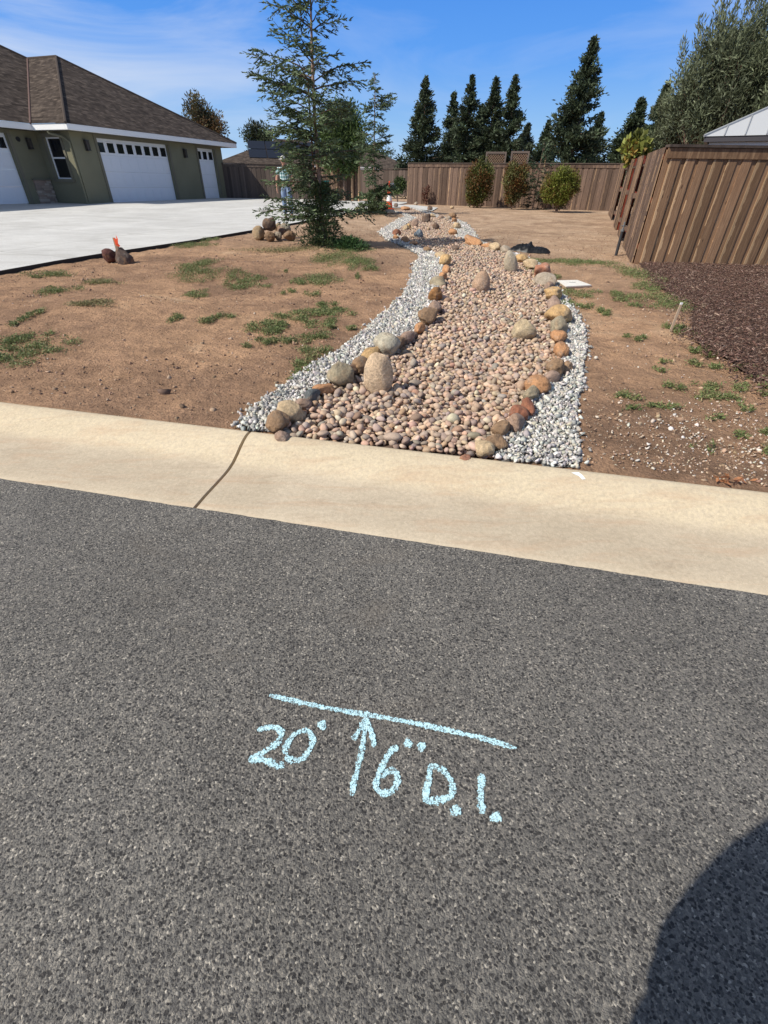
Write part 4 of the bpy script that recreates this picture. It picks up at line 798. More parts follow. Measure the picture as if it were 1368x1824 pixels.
# ------------------------------------------------------------------ fences
rw = random.Random(9)
def fence(name, A, B, h, m, label, bw=.14, gap=0., z0=None, z1=None, trim=True, cap=True, alt=.02, posts=None, back=-1, post_m=None, skip=None, ncol=None, topvar=0.):
    """A,B world xy of the foot line; viewer side is the side 'out' pointing to -normal"""
    A = np.array(A[:2], float); B = np.array(B[:2], float); d = B-A; Ln = float(np.linalg.norm(d)); d /= Ln; nrm = np.array([d[1], -d[0]])
    if nrm @ (-(A+B)/2) < 0: nrm = -nrm          # towards the camera
    rz = math.atan2(d[1], d[0]); e = empty(name, (*A, 0), rz, label, 'fence'); sgn = 1 if (np.array([-d[1], d[0]]) @ nrm) > 0 else -1
    za = float(G(*A)) if z0 is None else z0; zb = float(G(*B)) if z1 is None else z1
    zf = lambda s: za+(zb-za)*s/Ln
    b = MB(); s = 0; i = 0
    while s < Ln:
        w = bw*(1+rw.uniform(-.16, .16)); w = min(w, Ln-s)
        if skip and skip(s) and b.v: b.build('board_panel', m, e); b = MB()
        if not (skip and skip(s)):
            pr = alt if i % 2 else 0; z = zf(s+w/2); c = (rw.random(), rw.random()**1.2, rw.random()); lean = rw.uniform(-.004, .004)
            yy = sgn*(.0+pr)
            b.obox((s+.002-(.017 if i % 2 else 0), yy, z-.03), (w-.004 + (.034 if i % 2 else 0), 0, 0), (0, sgn*.018, 0), (lean, 0, h+rw.uniform(-topvar, 0)), c)
        s += w+gap; i += 1
    b.build('board_panel', m, e)
    pp = posts or 2.4
    k = 0; s = .05
    while s < Ln-.02:
        MB().obox((s, -sgn*.105, zf(s)-.05), (.09, 0, 0), (0, sgn*.09, 0), (0, 0, h+.03), (rw.random(), 0, rw.random())).build('post', post_m or m, e); s += pp
    b = MB()
    for hh in (.28, h*.55, h-.2): b.obox((0, -sgn*.014-.0, zf(0)+hh), (Ln, 0, zb-za), (0, sgn*.012-.0, 0), (0, 0, .085), (rw.random(), 0, rw.random()))
    b.build('rail', post_m or m, e)
    if trim:
        b = MB(); s = 0
        while s < Ln:
            l = min(2.4, Ln-s); b.obox((s+.002, sgn*(alt+.020), zf(s)+h-.15), (l-.004, 0, zf(s+l)-zf(s)), (0, sgn*.018, 0), (0, 0, .145), (rw.random(), 0, rw.random()*.6)); s += l
        b.build('trim_board', m, e)
    if cap:
        b = MB(); s = 0
        while s < Ln:
            l = min(4.8, Ln-s); b.obox((s+.001, -sgn*.10, zf(s)+h+.003), (l-.002, 0, zf(s+l)-zf(s)), (0, sgn*.19, 0), (0, 0, .038), (rw.random(), 0, rw.random()*.3)); s += l
        b.build('cap_rail', WOODD, e)
    return e, d, nrm, rz, sgn
cA = hit(1128, 470); cB = hit(1368, 474.5)
dirF = (cB[:2]-cA[:2])/np.linalg.norm(cB[:2]-cA[:2]); dirF = np.array([math.cos(R(-13)), math.sin(R(-13))]) if False else dirF
fence('fence', cA, cA[:2]+dirF*7.5, 1.83, WOODF, 'near weathered brown board fence with top trim behind the dark mulch', z0=.245, z1=.25, alt=.022, bw=.122)
# side fence running back: board panels with red stained boards recessed between
cF = np.array([9.73, 24.34]); sd_ = (cF-cA[:2]); Ls = np.linalg.norm(sd_); sd_ /= Ls
seg = [(0, 2.9, 0), (2.9, 3.9, 1), (3.9, 5.8, 0), (5.8, 7.2, 1), (7.2, 9.2, 0), (9.2, 11.0, 1), (11.0, Ls, 0)]
sk = lambda s: any(a <= s < c for a, c, r in seg if r)
ef, d_f, n_f, rz_f, sg = fence('fence', cA[:2]+sd_*.05+np.array([-.02, 0]), cF, 1.86, WOODG, 'side fence running back with red stained gaps between grey board panels', z0=.25, z1=.46, trim=False, cap=False, alt=.012, skip=sk, bw=.15, post_m=WOODR)
for a_, c_, r in seg:
    if r:
        s = a_; b = MB()
        while s < c_:
            w = min(.14, c_-s); z = .25+(.21)*s/Ls; b.obox((s, -sg*.13, z), (w-.004, 0, 0), (0, sg*.018, 0), (0, 0, 1.66), (rw.random(), 0, rw.random())); s += w
        b.build('red_board_panel', WOODR, ef)
b = MB()
for a_, c_, r in seg:
    if r:
        z = .25+.21*a_/Ls
        for hh in (.35, 1.0): b.obox((a_-.01, sg*.0, z+hh), (.09, 0, 0), (0, sg*.09, 0), (0, 0, .10), (rw.random(), 0, 1))
        b.obox((a_, -sg*.11, z+1.62), (c_-a_, 0, 0), (0, sg*.10, 0), (0, 0, .09), (0, 0, .1))
b.build('rail_block', WOODG, ef)
# long back fence
fL = np.array([1.01, 31.8]); fR = np.array([10.86, 27.05])
fence('fence', fL, fR, 1.83, WOODG, 'long back fence of grey brown boards behind the round bushes', z0=.56, z1=.54, alt=.02)
hp = hit(661, 353)
# left back fence, between the house and the bin
az_ = lambda px, py, dist: at(px, py, dist)[:2]
pA = az_(402, 356, 36.6); pB = az_(560, 355, 35.2)
fence('fence', pA, pB, 1.80, WOODD, 'dark grey fence between the house corner and the man', z0=.52, z1=.52, bw=.13, alt=.015)
pC = az_(566, 355, 34.6); pD = az_(642, 356, 33.4)
fence('fence', pC, pD, 1.88, WOODG, 'short fence with light brown posts behind the teal bin', z0=.53, z1=.54, bw=.15, alt=.02, cap=False)
for i, px in enumerate((572, 601, 628, 640)):
    q = az_(px, 355, 33.6-.2*i); e = empty('fence_post', (*q, .53), R(8*i), ['light brown post just right of the man', 'light brown gate post left of the teal bin', 'light brown post right of the teal bin', 'pale post at the end of the short fence'][i], 'post', 'light posts of the short fence')
    MB().obox((-.06, -.06, -.1), (.12, 0, 0), (0, .12, 0), (0, 0, 2.05), (rw.random(), .9, 1)).build('shaft', WOODF, e); MB().box(-.08, .08, -.08, .08, 1.953, 1.98).build('post_cap', WOODF, e)
pE = az_(640, 350, 44); pF = az_(735, 350, 42)
fence('fence', pE, pF, 1.6, WOODD, 'low dark fence far behind the slim redwood and cone', z0=.75, z1=.75, bw=.14, alt=.01, trim=False)
# lattice screen behind the back fence
def lattice(px0, px1, py_top, dist, rzd, label):
    a = at(px0, py_top, dist); c = at(px1, py_top, dist); w = float(np.linalg.norm(a[:2]-c[:2])); zt_ = a[2]
    e = empty('lattice_screen', (a[0], a[1], .6), math.atan2(c[1]-a[1], c[0]-a[0])+R(rzd), label, 'lattice', 'lattice screens above the back fence'); h = zt_-.6
    f = MB(); f.box(0, .09, 0, .09, -.1, h); f.box(w-.09, w, 0, .09, -.1, h); f.box(.09, w-.09, .0, .06, h-.09, h); f.box(.09, w-.09, .0, .06, h-.95, h-.88); f.build('frame', WOODD, e)
    l = MB(); z0_ = h-.88; z1_ = h-.09; hh = z1_-z0_; st = .11
    k = -hh
    while k < w-.18:
        for sgn_ in (1, -1):
            x0, zA = k+.09, 0.; x1, zB = k+hh+.09, hh
            if x0 < .09: zA = .09-x0; x0 = .09
            if x1 > w-.09: zB = hh-(x1-(w-.09)); x1 = w-.09
            if zB > zA:
                if sgn_ == 1: q0, q1 = (x0, z0_+zA), (x1, z0_+zB)
                else: q0, q1 = (x0, z1_-zA), (x1, z1_-zB)
                y_ = .022 if sgn_ == 1 else .032
                l.add([(q0[0], y_, q0[1]-.022), (q1[0], y_, q1[1]-.022), (q1[0], y_, q1[1]+.022), (q0[0], y_, q0[1]+.022), (q0[0], y_+.008, q0[1]-.022), (q1[0], y_+.008, q1[1]-.022), (q1[0], y_+.008, q1[1]+.022), (q0[0], y_+.008, q0[1]+.022)], [(0, 1, 2, 3), (7, 6, 5, 4), (0, 4, 5, 1), (3, 2, 6, 7)], (.5, 0, .9))
        k += st*1.2
    l.build('lattice', mat('lattice_wood', (.24, .15, .10), .9)[0], e)
lattice(866, 903, 270, 33, 0, 'brown lattice screen, left of the pair above the back fence')
lattice(911, 944, 269, 33.2, 0, 'brown lattice screen, right of the pair above the back fence')

# ------------------------------------------------------------------ neighbouring buildings
def hip_house(name, loc, rz, w, d, h, rh, label, wallm, roofm, cat='house'):
    e = empty(name, loc, rz, label, cat); MB().box(-w/2, w/2, -d/2, d/2, -1, h).build('wall', wallm, e)
    o_ = .5; W2, D2 = w/2+o_, d/2+o_; r = max(w-d, 0)/2; c = [(-W2, -D2, h), (W2, -D2, h), (W2, D2, h), (-W2, D2, h)]; a = (-r-.001, 0, h+rh); b2 = (r+.001, 0, h+rh)
    ro = roof_obj('roof', [([c[0], c[1], b2, a], c[0], c[1]), ([c[1], c[2], b2], c[1], c[2]), ([c[2], c[3], a, b2], c[2], c[3]), ([c[3], c[0], a], c[3], c[0])], roofm, e)
    MB().box(-W2, W2, -D2, -D2+.08, h-.2, h-.004).box(-W2, W2, D2-.08, D2, h-.2, h-.004).box(-W2, -W2+.08, -D2+.08, D2-.08, h-.2, h-.004).box(W2-.08, W2, -D2+.08, D2-.08, h-.2, h-.004).build('fascia', WHITE if cat != 'far' else TRIM, e)
    return e, ro, (W2, D2, r)
BEI = m_stucco('beige_stucco', (.36, .31, .25)); GSH = m_shingle(); 
p = at(492, 290, 56); e, ro, (W2, D2, r) = hip_house('house', (p[0]+.5, p[1]+7, .6), R(14), 15, 12, p[2]-.75, at(500, 250, 62)[2]-p[2]+.3, 'neighbour house with dark solar panels on its grey hip roof behind the fence', BEI, SHING)
b = MB(); hh = p[2]-.75; rhh = at(500, 250, 62)[2]-p[2]+.3
def on_roof(x, t): return (x, -D2 + D2*t, hh+rhh*t+.06)
for i in range(4):
    for j in range(2):
        x0 = -4.6+i*1.75; t0 = .22+j*.33; b.add([on_roof(x0, t0), on_roof(x0+1.68, t0), on_roof(x0+1.68, t0+.31), on_roof(x0, t0+.31)], [(0, 1, 2, 3)])
b.build('solar_panel', mat('solar', (.010, .013, .022), .5, .2)[0], ro)
p = at(655, 300, 60); hip_house('house', (p[0]-1.0, p[1]+5, .6), R(-5), 13, 9, p[2]-.7, at(655, 283, 66)[2]-p[2]+.6, 'brown roofed far house showing between the slim redwood and the fence', BEI, SHING)
# pavilion with a pale standing-seam metal roof, right
pc = at(1254, 243, 15.5); e = empty('pavilion', (pc[0], pc[1], 0), R(-31), 'pale metal standing seam roof with dark gutter above the near fence', 'pavilion')
hz = pc[2]; S_ = 6.0; ra = 1.55
b = MB(); b.add([(0, 0, hz), (S_, 0, hz), (S_, S_, hz), (0, S_, hz), (S_/2, S_/2, hz+ra)], [(0, 1, 4), (1, 2, 4), (2, 3, 4), (3, 0, 4)])
ro = b.build('roof', METR, e)
b = MB(); k = .0
n_s = 15
for i in range(1, n_s):
    x = S_*i/n_s; t_ = min(x, S_-x)/(S_/2)
    for (q0, q1) in (((x, 0, hz), (x, t_*S_/2, hz+t_*ra)), ((0, x, hz), (t_*S_/2, x, hz+t_*ra))): b.tube([np.array(q0)+(0, 0, .012), np.array(q1)+(0, 0, .012)], .016, 4)
for q0 in ((0, 0, hz), (S_, 0, hz), (0, S_, hz)): b.tube([np.array(q0)+(0, 0, .01), (S_/2, S_/2, hz+ra+.01)], .03, 5)
b.build('seam', mat('seam_metal', (.36, .37, .38), .4, .5, .25)[0], ro)
MB().box(.02, S_-.02, .02, .09, hz-.10, hz-.012).box(.02, .09, .09, S_-.02, hz-.10, hz-.012).build('gutter', mat('gutter_dark', (.06, .055, .06), .5)[0], e)
MB().box(.14, S_-.14, .14, .20, hz-.24, hz-.104).box(.14, .20, .2, S_-.14, hz-.24, hz-.104).build('fascia', WHITE, e)
for (x, y) in ((.3, .3), (S_-.45, .3), (.3, S_-.45), (S_-.45, S_-.45)): MB().box(x, x+.15, y, y+.15, .1, hz-.245).build('post', WOODD, e)
MB().box(.205, S_-.3, .205, S_-.3, hz-.13, hz-.11).build('ceiling', WOODD, e)

# ------------------------------------------------------------------ trees
def tubes_mesh(paths, rads, n=5):
    b = MB()
    for P, r_ in zip(paths, rads): b.tube(P, r_, n, cap=False)
    return b
def leaf_obj(name, V, col, parent): 
    return link(name, np_mesh(name, V, np.arange(len(V)).reshape(-1, 4), np.repeat(col, 4, 0)), MLEAF, parent)
BK = (.30, .21, .155)
def redwood(name, loc, H, prof, nb, seed, label, cat='tree', group=None, leafL=.085, leafW=.017, dens=1., trunk_r=.055, col0=(.030, .060, .028), lean=(0, 0), two=False, skirt=0, droop=.25, extra=()):
    rs_ = np.random.RandomState(seed); e = empty(name, loc, 0, label, cat, group)
    tp = lambda z: np.array([lean[0]*z/H + .03*math.sin(z*1.1+seed), lean[1]*z/H + .03*math.cos(z*.9+seed), z])
    zs = np.linspace(-.2, H, 26); tb = MB(); tb.tube([tp(z) for z in zs], [trunk_r*(1-max(z, 0)/H)**.8+.006 for z in zs], 8, BK)
    if two: tb.tube([tp(z)+np.array([-.09, -.02, 0]) for z in zs[:int(26*.68)]], [trunk_r*.55*(1-.5*max(z, 0)/H) for z in zs[:int(26*.68)]], 6, (.19, .12, .085))
    tb.build('trunk', MBARK, e, smooth=True)
    br_ = MB(); PP = []; AA = []; LL = []; CC_ = []
    for i in range(nb+len(extra)):
        z = (i+rs_.rand())/nb*H*.985+.04; az = rs_.rand()*6.283; Rr = float(np.interp(z/H, [q[0] for q in prof], [q[1] for q in prof]))*(.45+.65*rs_.rand())
        if i >= nb: z, az, Rr = extra[i-nb]
        if Rr < .03: continue
        el = .55*(z/H) + .12 + .2*rs_.randn()*.6; dirh = np.array([math.cos(az), math.sin(az), 0.]); p0 = tp(z); pts = [p0]; ns = 7
        for j in range(1, ns+1):
            t_ = j/ns; ang = el - droop*2*t_ + (.35*t_**3)*1.; pts.append(pts[-1] + (dirh*math.cos(ang)+np.array([0, 0, math.sin(ang)]))*Rr/ns + rs_.randn(3)*.012)
        br_.tube(pts, [.012*(1-j/(ns+1))*(.6+Rr*.5)+.002 for j in range(ns+1)], 4, (.12, .08, .06), cap=False)
        pts = np.array(pts); nt_ = max(4, int(Rr*15*dens)); side = np.cross(dirh, [0, 0, 1])
        for k in range(nt_):
            t_ = .12+.88*(k+rs_.rand())/nt_; ix = min(int(t_*ns), ns-1); q = pts[ix]+(pts[ix+1]-pts[ix])*(t_*ns-ix); sd2 = side*(1 if k % 2 else -1)
            tl = (.16+.30*(1-t_)*Rr)*(.6+.7*rs_.rand()); tl = min(tl, .45); ax = dirh*(.55+.4*rs_.rand())+sd2*(.8*rs_.rand()+.3)+np.array([0, 0, rs_.randn()*.28-.10]); ax /= np.linalg.norm(ax)
            if k >= nt_-1: ax = dirh+np.array([0, 0, .15])
            nl = max(4, int(tl/.019)); tt = (np.arange(nl)+rs_.rand(nl))/nl; base = q+ax[None]*tl*tt[:, None]; base[:, 2] -= .10*tl*tt**2
            s3 = np.cross(ax, [0, 0, 1.]); s3 /= np.linalg.norm(s3)+1e-9; sg_ = np.where(rs_.rand(nl) < .5, 1, -1)[:, None]
            A = ax[None]*.75+s3[None]*sg_*.6+rs_.randn(nl, 3)*.22; A /= np.linalg.norm(A, axis=1)[:, None]
            PP.append(base); AA.append(A); LL.append(leafL*(.6+.7*rs_.rand(nl))*(1-.3*tt)); tone = 1+.35*rs_.randn()
            CC_.append(np.clip(np.array(col0)[None]*np.clip(tone, .5, 1.8)*(1+.18*rs_.randn(nl, 1)), .006, 1))
    br_.build('branch', MBARK, e)
    P = np.concatenate(PP); A = np.concatenate(AA); L_ = np.concatenate(LL); V, _ = blades(P, A, L_, leafW, rs_); leaf_obj('crown', V, np.concatenate(CC_), e); return e
tr = hit(575, 434)
redwood('redwood_tree', (tr[0], tr[1], tr[2]-.05), 4.4, [(z_/4.4, r_) for z_, r_ in ((0, .28), (.3, .42), (.5, .55), (.6, 1.3), (.72, .8), (.9, .6), (1.2, .85), (1.6, 1.0), (2.06, 1.15), (2.5, 1.2), (2.85, 1.1), (3.08, .85), (3.13, .12), (3.34, .12), (3.4, .5), (3.66, .7), (3.96, .45), (4.4, .12))], 92, 21, 'tall sparse young redwood on its mound in the dirt yard beside the boulder pile', trunk_r=.050, two=True, lean=(.02, 0), dens=1.25, leafL=.12, leafW=.025, col0=(.105, .145, .070), extra=[(1.05+.085*k, 3.14+.75*math.sin(k*2.3), .85+.25*math.sin(k*1.7)) for k in range(15)]+[(.62, 3.3, 1.35), (.70, 2.9, 1.2), (.55, 3.6, 1.1), (3.45, 2.9, .9), (2.7, 3.2, 1.2)])
# dense skirt of shoots at its foot
def skirt(loc, R0, H, n, seed, name, label, col0, parent=None, Lf=.11, Wf=.020):
    rs_ = np.random.RandomState(seed); az = rs_.rand(n)*6.283; r = R0*rs_.rand(n)**.75; z = H*rs_.rand(n)**1.25; r = r*np.clip(1.15-.85*z/H, .15, 1)*(1+.35*np.sin(3*az+1)*np.sin(z*9+az)); P = np.stack([r*np.cos(az), r*np.sin(az), z], 1)
    A = np.stack([np.cos(az)*.7, np.sin(az)*.7, .5+0*az], 1)+rs_.randn(n, 3)*.45; A /= np.linalg.norm(A, axis=1)[:, None]; V, _ = blades(P, A, Lf*(.6+.8*rs_.rand(n)), Wf, rs_)
    o_ = leaf_obj(name, V, np.clip(np.array(col0)*(1+.3*rs_.randn(n, 1)), .006, 1), parent)
    if parent is None: o_.location = loc; tag(o_, label, 'plant')
    return o_
rwt = [o_ for o_ in C.objects if o_.name.startswith('redwood_tree')][0]
k_ = skirt(None, .44, 1.15, 3600, 5, 'basal_shoots', None, (.080, .115, .046), rwt); k_.location = (.02, -.05, 0)
s2 = skirt((tr[0]+.62, tr[1]-.25, tr[2]-.08), .38, .20, 1500, 6, 'cut_branch', 'cut leafy green branch lying right of the redwood foot', (.06, .12, .04))
t2 = hit(668, 381); redwood('redwood_tree', (t2[0], t2[1]+.3, t2[2]-.05), 4.1, [(z_/4.1, r_) for z_, r_ in ((0, .7), (.4, 1.0), (.8, .9), (1.2, .6), (1.6, .6), (2., .8), (2.45, .95), (2.65, .2), (2.85, .2), (3., .65), (3.3, .8), (3.5, .2), (3.8, .08), (4.1, .06))], 62, 22, 'slim sparse redwood on the far mound left of the traffic cone', trunk_r=.032, dens=1.5, lean=(-.05, 0), leafW=.034, leafL=.14, col0=(.10, .14, .068))
k2_ = skirt(None, .75, .85, 2600, 7, 'basal_shoots', None, (.030, .055, .025), [o_ for o_ in C.objects if o_.name.startswith('redwood_tree')][-1] if False else None) if False else None
rw2 = [o_ for o_ in C.objects if o_.name.startswith('redwood_tree') and o_.type == 'EMPTY'][-1]; k3_ = skirt(None, .52, .8, 1500, 8, 'basal_shoots', None, (.085, .12, .05), rw2, Lf=.15, Wf=.035)
t3 = hit(949, 373); e3 = redwood('redwood_tree', (t3[0], t3[1], t3[2]), 2.6, [(0, .6), (.2, .95), (.5, .75), (.8, .45), (1, .1)], 42, 23, 'small young redwood tied to a pale stake in front of the back fence', trunk_r=.02, col0=(.045, .075, .038), leafW=.03, leafL=.12)
b = MB(); b.tube([(.22, -.05, -.1), (.19, -.05, 2.1)], .035, 6); b.build('stake', mat('stake_pole', (.40, .29, .17), .9)[0], e3)
def lumpy(name, loc, crown_c, rad, nl, seed, label, col0, leafL, leafW, nclump=40, cat='tree', group=None, trunk=.12, trunks=1, up=.3, var=.3, clr=.38, shoots=0, col1=None, hollow=.0):
    rs_ = np.random.RandomState(seed); e = empty(name, loc, 0, label, cat, group); cc = np.array(crown_c, float); rad = np.array(rad, float); tb = MB()
    c_ = rs_.randn(nclump, 3); c_ /= np.linalg.norm(c_, axis=1)[:, None]; c_ *= (rs_.rand(nclump, 1)**.4)*.80; cen = cc+c_*rad
    for k in range(trunks):
        a_ = rs_.rand()*6.28; off = np.array([math.cos(a_), math.sin(a_), 0])*trunk*1.6*(k > 0); top_ = cc+np.array([off[0]*3, off[1]*3, rad[2]*.35]); tb.tube([off+(0, 0, -.2), off*1.2+(0, 0, cc[2]*.5), top_], [trunk, trunk*.75, trunk*.2], 7, BK)
    for k in range(0, nclump): 
        st_ = np.array([0, 0, max(.1, cc[2]-rad[2]*.75)]); mid = (st_+cen[k])/2+(0, 0, -.1*rad[2])+rs_.randn(3)*.04*rad; tb.tube([st_, mid, cen[k]], [trunk*.35, trunk*.2, trunk*.06], 4, BK, cap=False)
    tb.build('trunk', MBARK, e)
    ci = rs_.randint(0, nclump, nl); q = rs_.randn(nl, 3); q /= np.linalg.norm(q, axis=1)[:, None]; q *= rs_.rand(nl, 1)**.5; P = cen[ci]+q*rad*clr; P[:, 2] = np.maximum(P[:, 2], .03)
    A = q*.8+rs_.randn(nl, 3)*.6+np.array([0, 0, up]); A /= np.linalg.norm(A, axis=1)[:, None]
    tone = (1+var*rs_.randn(nclump))[ci][:, None]; col = np.array(col0)[None]*np.clip(tone, .45, 1.7)*(1+.2*rs_.randn(nl, 1))
    if col1 is not None: w_ = (rs_.rand(nclump) < .4)[ci][:, None]; w_ = w_ & (rs_.rand(nl, 1) < .7); col = np.where(w_, np.array(col1)[None]*(1+.2*rs_.randn(nl, 1)), col)
    L_ = leafL*(.6+.8*rs_.rand(nl))
    if shoots:
        sh = rs_.randn(shoots, 3); sh[:, 2] = np.abs(sh[:, 2])+.25; sh /= np.linalg.norm(sh, axis=1)[:, None]; sb = cc+sh*rad*.92; m_ = 26
        hgt_ = rad[2]*(.10+.22*rs_.rand(shoots)); sd3 = sh*.35+np.array([0, 0, 1.]); sd3 /= np.linalg.norm(sd3, axis=1)[:, None]; tt = np.tile(np.arange(m_)/m_, shoots)
        P2 = np.repeat(sb, m_, 0)+np.repeat(sd3, m_, 0)*(np.repeat(hgt_, m_)*tt)[:, None]+rs_.randn(shoots*m_, 3)*.03; A2 = np.repeat(sd3, m_, 0)+rs_.randn(shoots*m_, 3)*.5; A2 /= np.linalg.norm(A2, axis=1)[:, None]
        P = np.concatenate([P, P2]); A = np.concatenate([A, A2]); L_ = np.concatenate([L_, leafL*np.ones(len(P2))]); col = np.concatenate([col, np.array(col0)[None]*1.2*(1+.2*rs_.randn(len(P2), 1))])
    V, _ = blades(P, A, L_, leafW, rs_); leaf_obj('crown', V, np.clip(col, .006, 1), e); return e
def place(px, dist, z=.6):
    q = at(px, 300, dist); return (q[0], q[1], z)
def zat(px, py, dist): return at(px, py, dist)[2]
def pm(px, py, dist): p_ = at(px, py, dist); return 1/ppm(p_)
# dense dark broadleaf tree behind the near redwood
d = 33.5; m1 = pm(610, 245, d); lumpy('broadleaf_tree', place(612, d), (0, 0, zat(610, 250, d)-.6), (46*m1, 40*m1, 60*m1), 24000, 31, 'dense bright green small tree standing behind the tall redwood', (.085, .13, .036), .17, .07, 55, trunk=.07, trunks=3)
d = 48; m1 = pm(375, 215, d); lumpy('broadleaf_tree', place(375, d), (0, 0, zat(375, 222, d)-.6), (40*m1, 36*m1, 44*m1), 6500, 32, 'brown tinged airy tree rising behind the house roof', (.10, .095, .045), .22, .09, 40, trunk=.14, col1=(.17, .105, .05))
d = 60; m1 = pm(470, 235, d); lumpy('broadleaf_tree', place(472, d+12), (0, 0, zat(470, 250, d+12)-.6), (44*m1, 36*m1, 34*m1), 5000, 33, 'green tree behind the solar panelled roof', (.045, .062, .028), .3, .12, 30, trunk=.15)
d = 62; m1 = pm(668, 270, d); lumpy('broadleaf_tree', place(668, d+12), (0, 0, zat(668, 280, d+12)-.6), (44*m1, 36*m1, 22*m1), 4000, 34, 'low green tree behind the far brown roof', (.06, .085, .028), .3, .12, 30, trunk=.15)
d = 26; m1 = pm(718, 325, d)
def shrub(px, pyc, dist, rx, ry, seed, label, col0, n=4500, name='bush', leafL=.10, leafW=.045, col1=None, z0=None, group='bushes along the back fence', ncl=45, gz=None):
    m_ = pm(px, pyc, dist); gz = (float(G(*place(px, dist)[:2])) if gz is None else gz); zc_ = zat(px, pyc, dist)-gz
    return lumpy(name, place(px, dist, gz), (0, 0, zc_), (rx*m_, rx*m_*.9, ry*m_), n, seed, label, col0, leafL, leafW, ncl, cat='bush', group=group, trunk=.03, trunks=3, clr=.40, var=.3, col1=col1)
shrub(858, 327, 28.5, 26, 35, 41, 'round reddish green bush, leftmost of the bushes along the back fence', (.095, .105, .025), 15000, col1=(.15, .075, .024))
shrub(922, 326, 27.8, 25, 30, 42, 'reddish bush behind the staked young redwood', (.095, .095, .028), 13000, col1=(.17, .08, .026))
shrub(1006, 338, 26.3, 31, 34, 43, 'bright olive green bush, rightmost of the bushes along the back fence', (.135, .155, .026), 16000, col1=(.15, .105, .025))
shrub(710, 332, 33, 14, 14, 44, 'leafy green shrub between the cone and the back fence corner', (.075, .11, .035), 1500, leafL=.14, leafW=.06, group=None)
shrub(762, 345, 31.0, 9, 17, 45, 'thin red leaved sapling at the left of the back fence', (.10, .035, .022), 500, 'sapling', leafL=.09, leafW=.04, group=None, ncl=12)
shrub(1122, 267, 20.0, 23, 21, 46, 'yellow green grape vine spilling over the side fence', (.20, .22, .05), 1700, 'vine', leafL=.17, leafW=.15, col1=(.30, .20, .05), group=None, ncl=30, gz=.4)
shrub(594, 352, 30, 16, 7, 47, 'low dark plant at the foot of the short fence', (.03, .045, .02), 1200, group=None)
# conifers beyond the back fence
def conifer(px, pyt, wpx, dist, seed, label, col0=(.026, .046, .024), dens=1., full=.42, group='conifers beyond the back fence', leafL=.30):
    rs_ = np.random.RandomState(seed); base = place(px, dist); H = zat(px, pyt, dist)-.6; Rm_ = wpx/2*pm(px, 270, dist)*1.0; e = empty('conifer', base, 0, label, 'tree', group)
    tb = MB(); tb.tube([(0, 0, -.3), (0.02, 0, H*.5), (0, 0, H*.99)], [.14, .09, .015], 6, BK)
    nb = int(170*dens); PP = []; AA = []; CC_ = []; LL = []
    for i in range(nb):
        f_ = (i+rs_.rand())/nb; f_ = f_**1.0; z = .25+f_*(H-.3); rr_ = Rm_*min(1, (1-f_)**.92*1.15+.012)*(.55+.55*rs_.rand()**.7); az = rs_.rand()*6.283; dh = np.array([math.cos(az), math.sin(az), 0]); el = -.15+.75*f_+.15*rs_.randn()
        tip = np.array([0, 0, z])+dh*rr_*math.cos(el)+np.array([0, 0, rr_*math.sin(el)]); tb.tube([(0, 0, z), tip*.5+np.array([0, 0, z])*.5+(0, 0, .03), tip], [.03, .02, .004], 3, BK, cap=False)
        n = int(40+84*rr_/max(Rm_, .1)*1.0*min(Rm_, 2.5)/1.6); t_ = rs_.rand(n)**.7; q = np.array([0, 0, z])*(1-t_[:, None])+tip*t_[:, None]; q += rs_.randn(n, 3)*np.array([.11, .11, .08])*(.5+rr_*.5)
        A = dh[None]*.7+rs_.randn(n, 3)*.45+np.array([0, 0, .25]); A /= np.linalg.norm(A, axis=1)[:, None]; PP.append(q); AA.append(A); LL.append(leafL*(.5+.7*rs_.rand(n))*min(1, .45+rr_*.5)); tone = np.clip(1+.32*rs_.randn(), .5, 1.8); CC_.append(np.array(col0)[None]*tone*(1+.2*rs_.randn(n, 1)))
    tb.build('trunk', MBARK, e); P = np.concatenate(PP); V, _ = blades(P, np.concatenate(AA), np.concatenate(LL), .085, rs_); leaf_obj('crown', V, np.clip(np.concatenate(CC_), .006, 1), e)
CON = [(751, 140, 62, 44, 'leftmost conifer, standing apart above the left end of the back fence'), (799, 168, 42, 47, 'thin conifer half hidden on the left of the clump'), (826, 138, 56, 44, 'tall conifer at the left of the clump'), (866, 141, 54, 44, 'tall conifer in the middle of the clump'), (898, 138, 56, 43, 'tall slender conifer at the right of the clump'), (848, 190, 50, 50, 'shorter conifer filling the back of the clump'), (929, 224, 44, 50, 'short grey green conifer between the clump and the tallest'), (964, 218, 38, 46, 'short conifer just left of the tallest one'), (1013, 72, 82, 38, 'tallest conifer, right of the lattice screens'), (1050, 205, 44, 44, 'small conifer just right of the tallest one'), (1112, 180, 66, 38, 'dark conifer against the big grey green tree')]
for i, (px, pyt, w, dd_, lb) in enumerate(CON): conifer(px, pyt-4, w*1.55, dd_, 60+i, lb, col0=(.058, .080, .043) if i != 6 else (.06, .075, .045), dens=1.25 if i == 8 else 1.)
conifer(1148, 150, 70, 36, 77, 'dark pointed conifer partly behind the big grey green tree', col0=(.058, .080, .043))
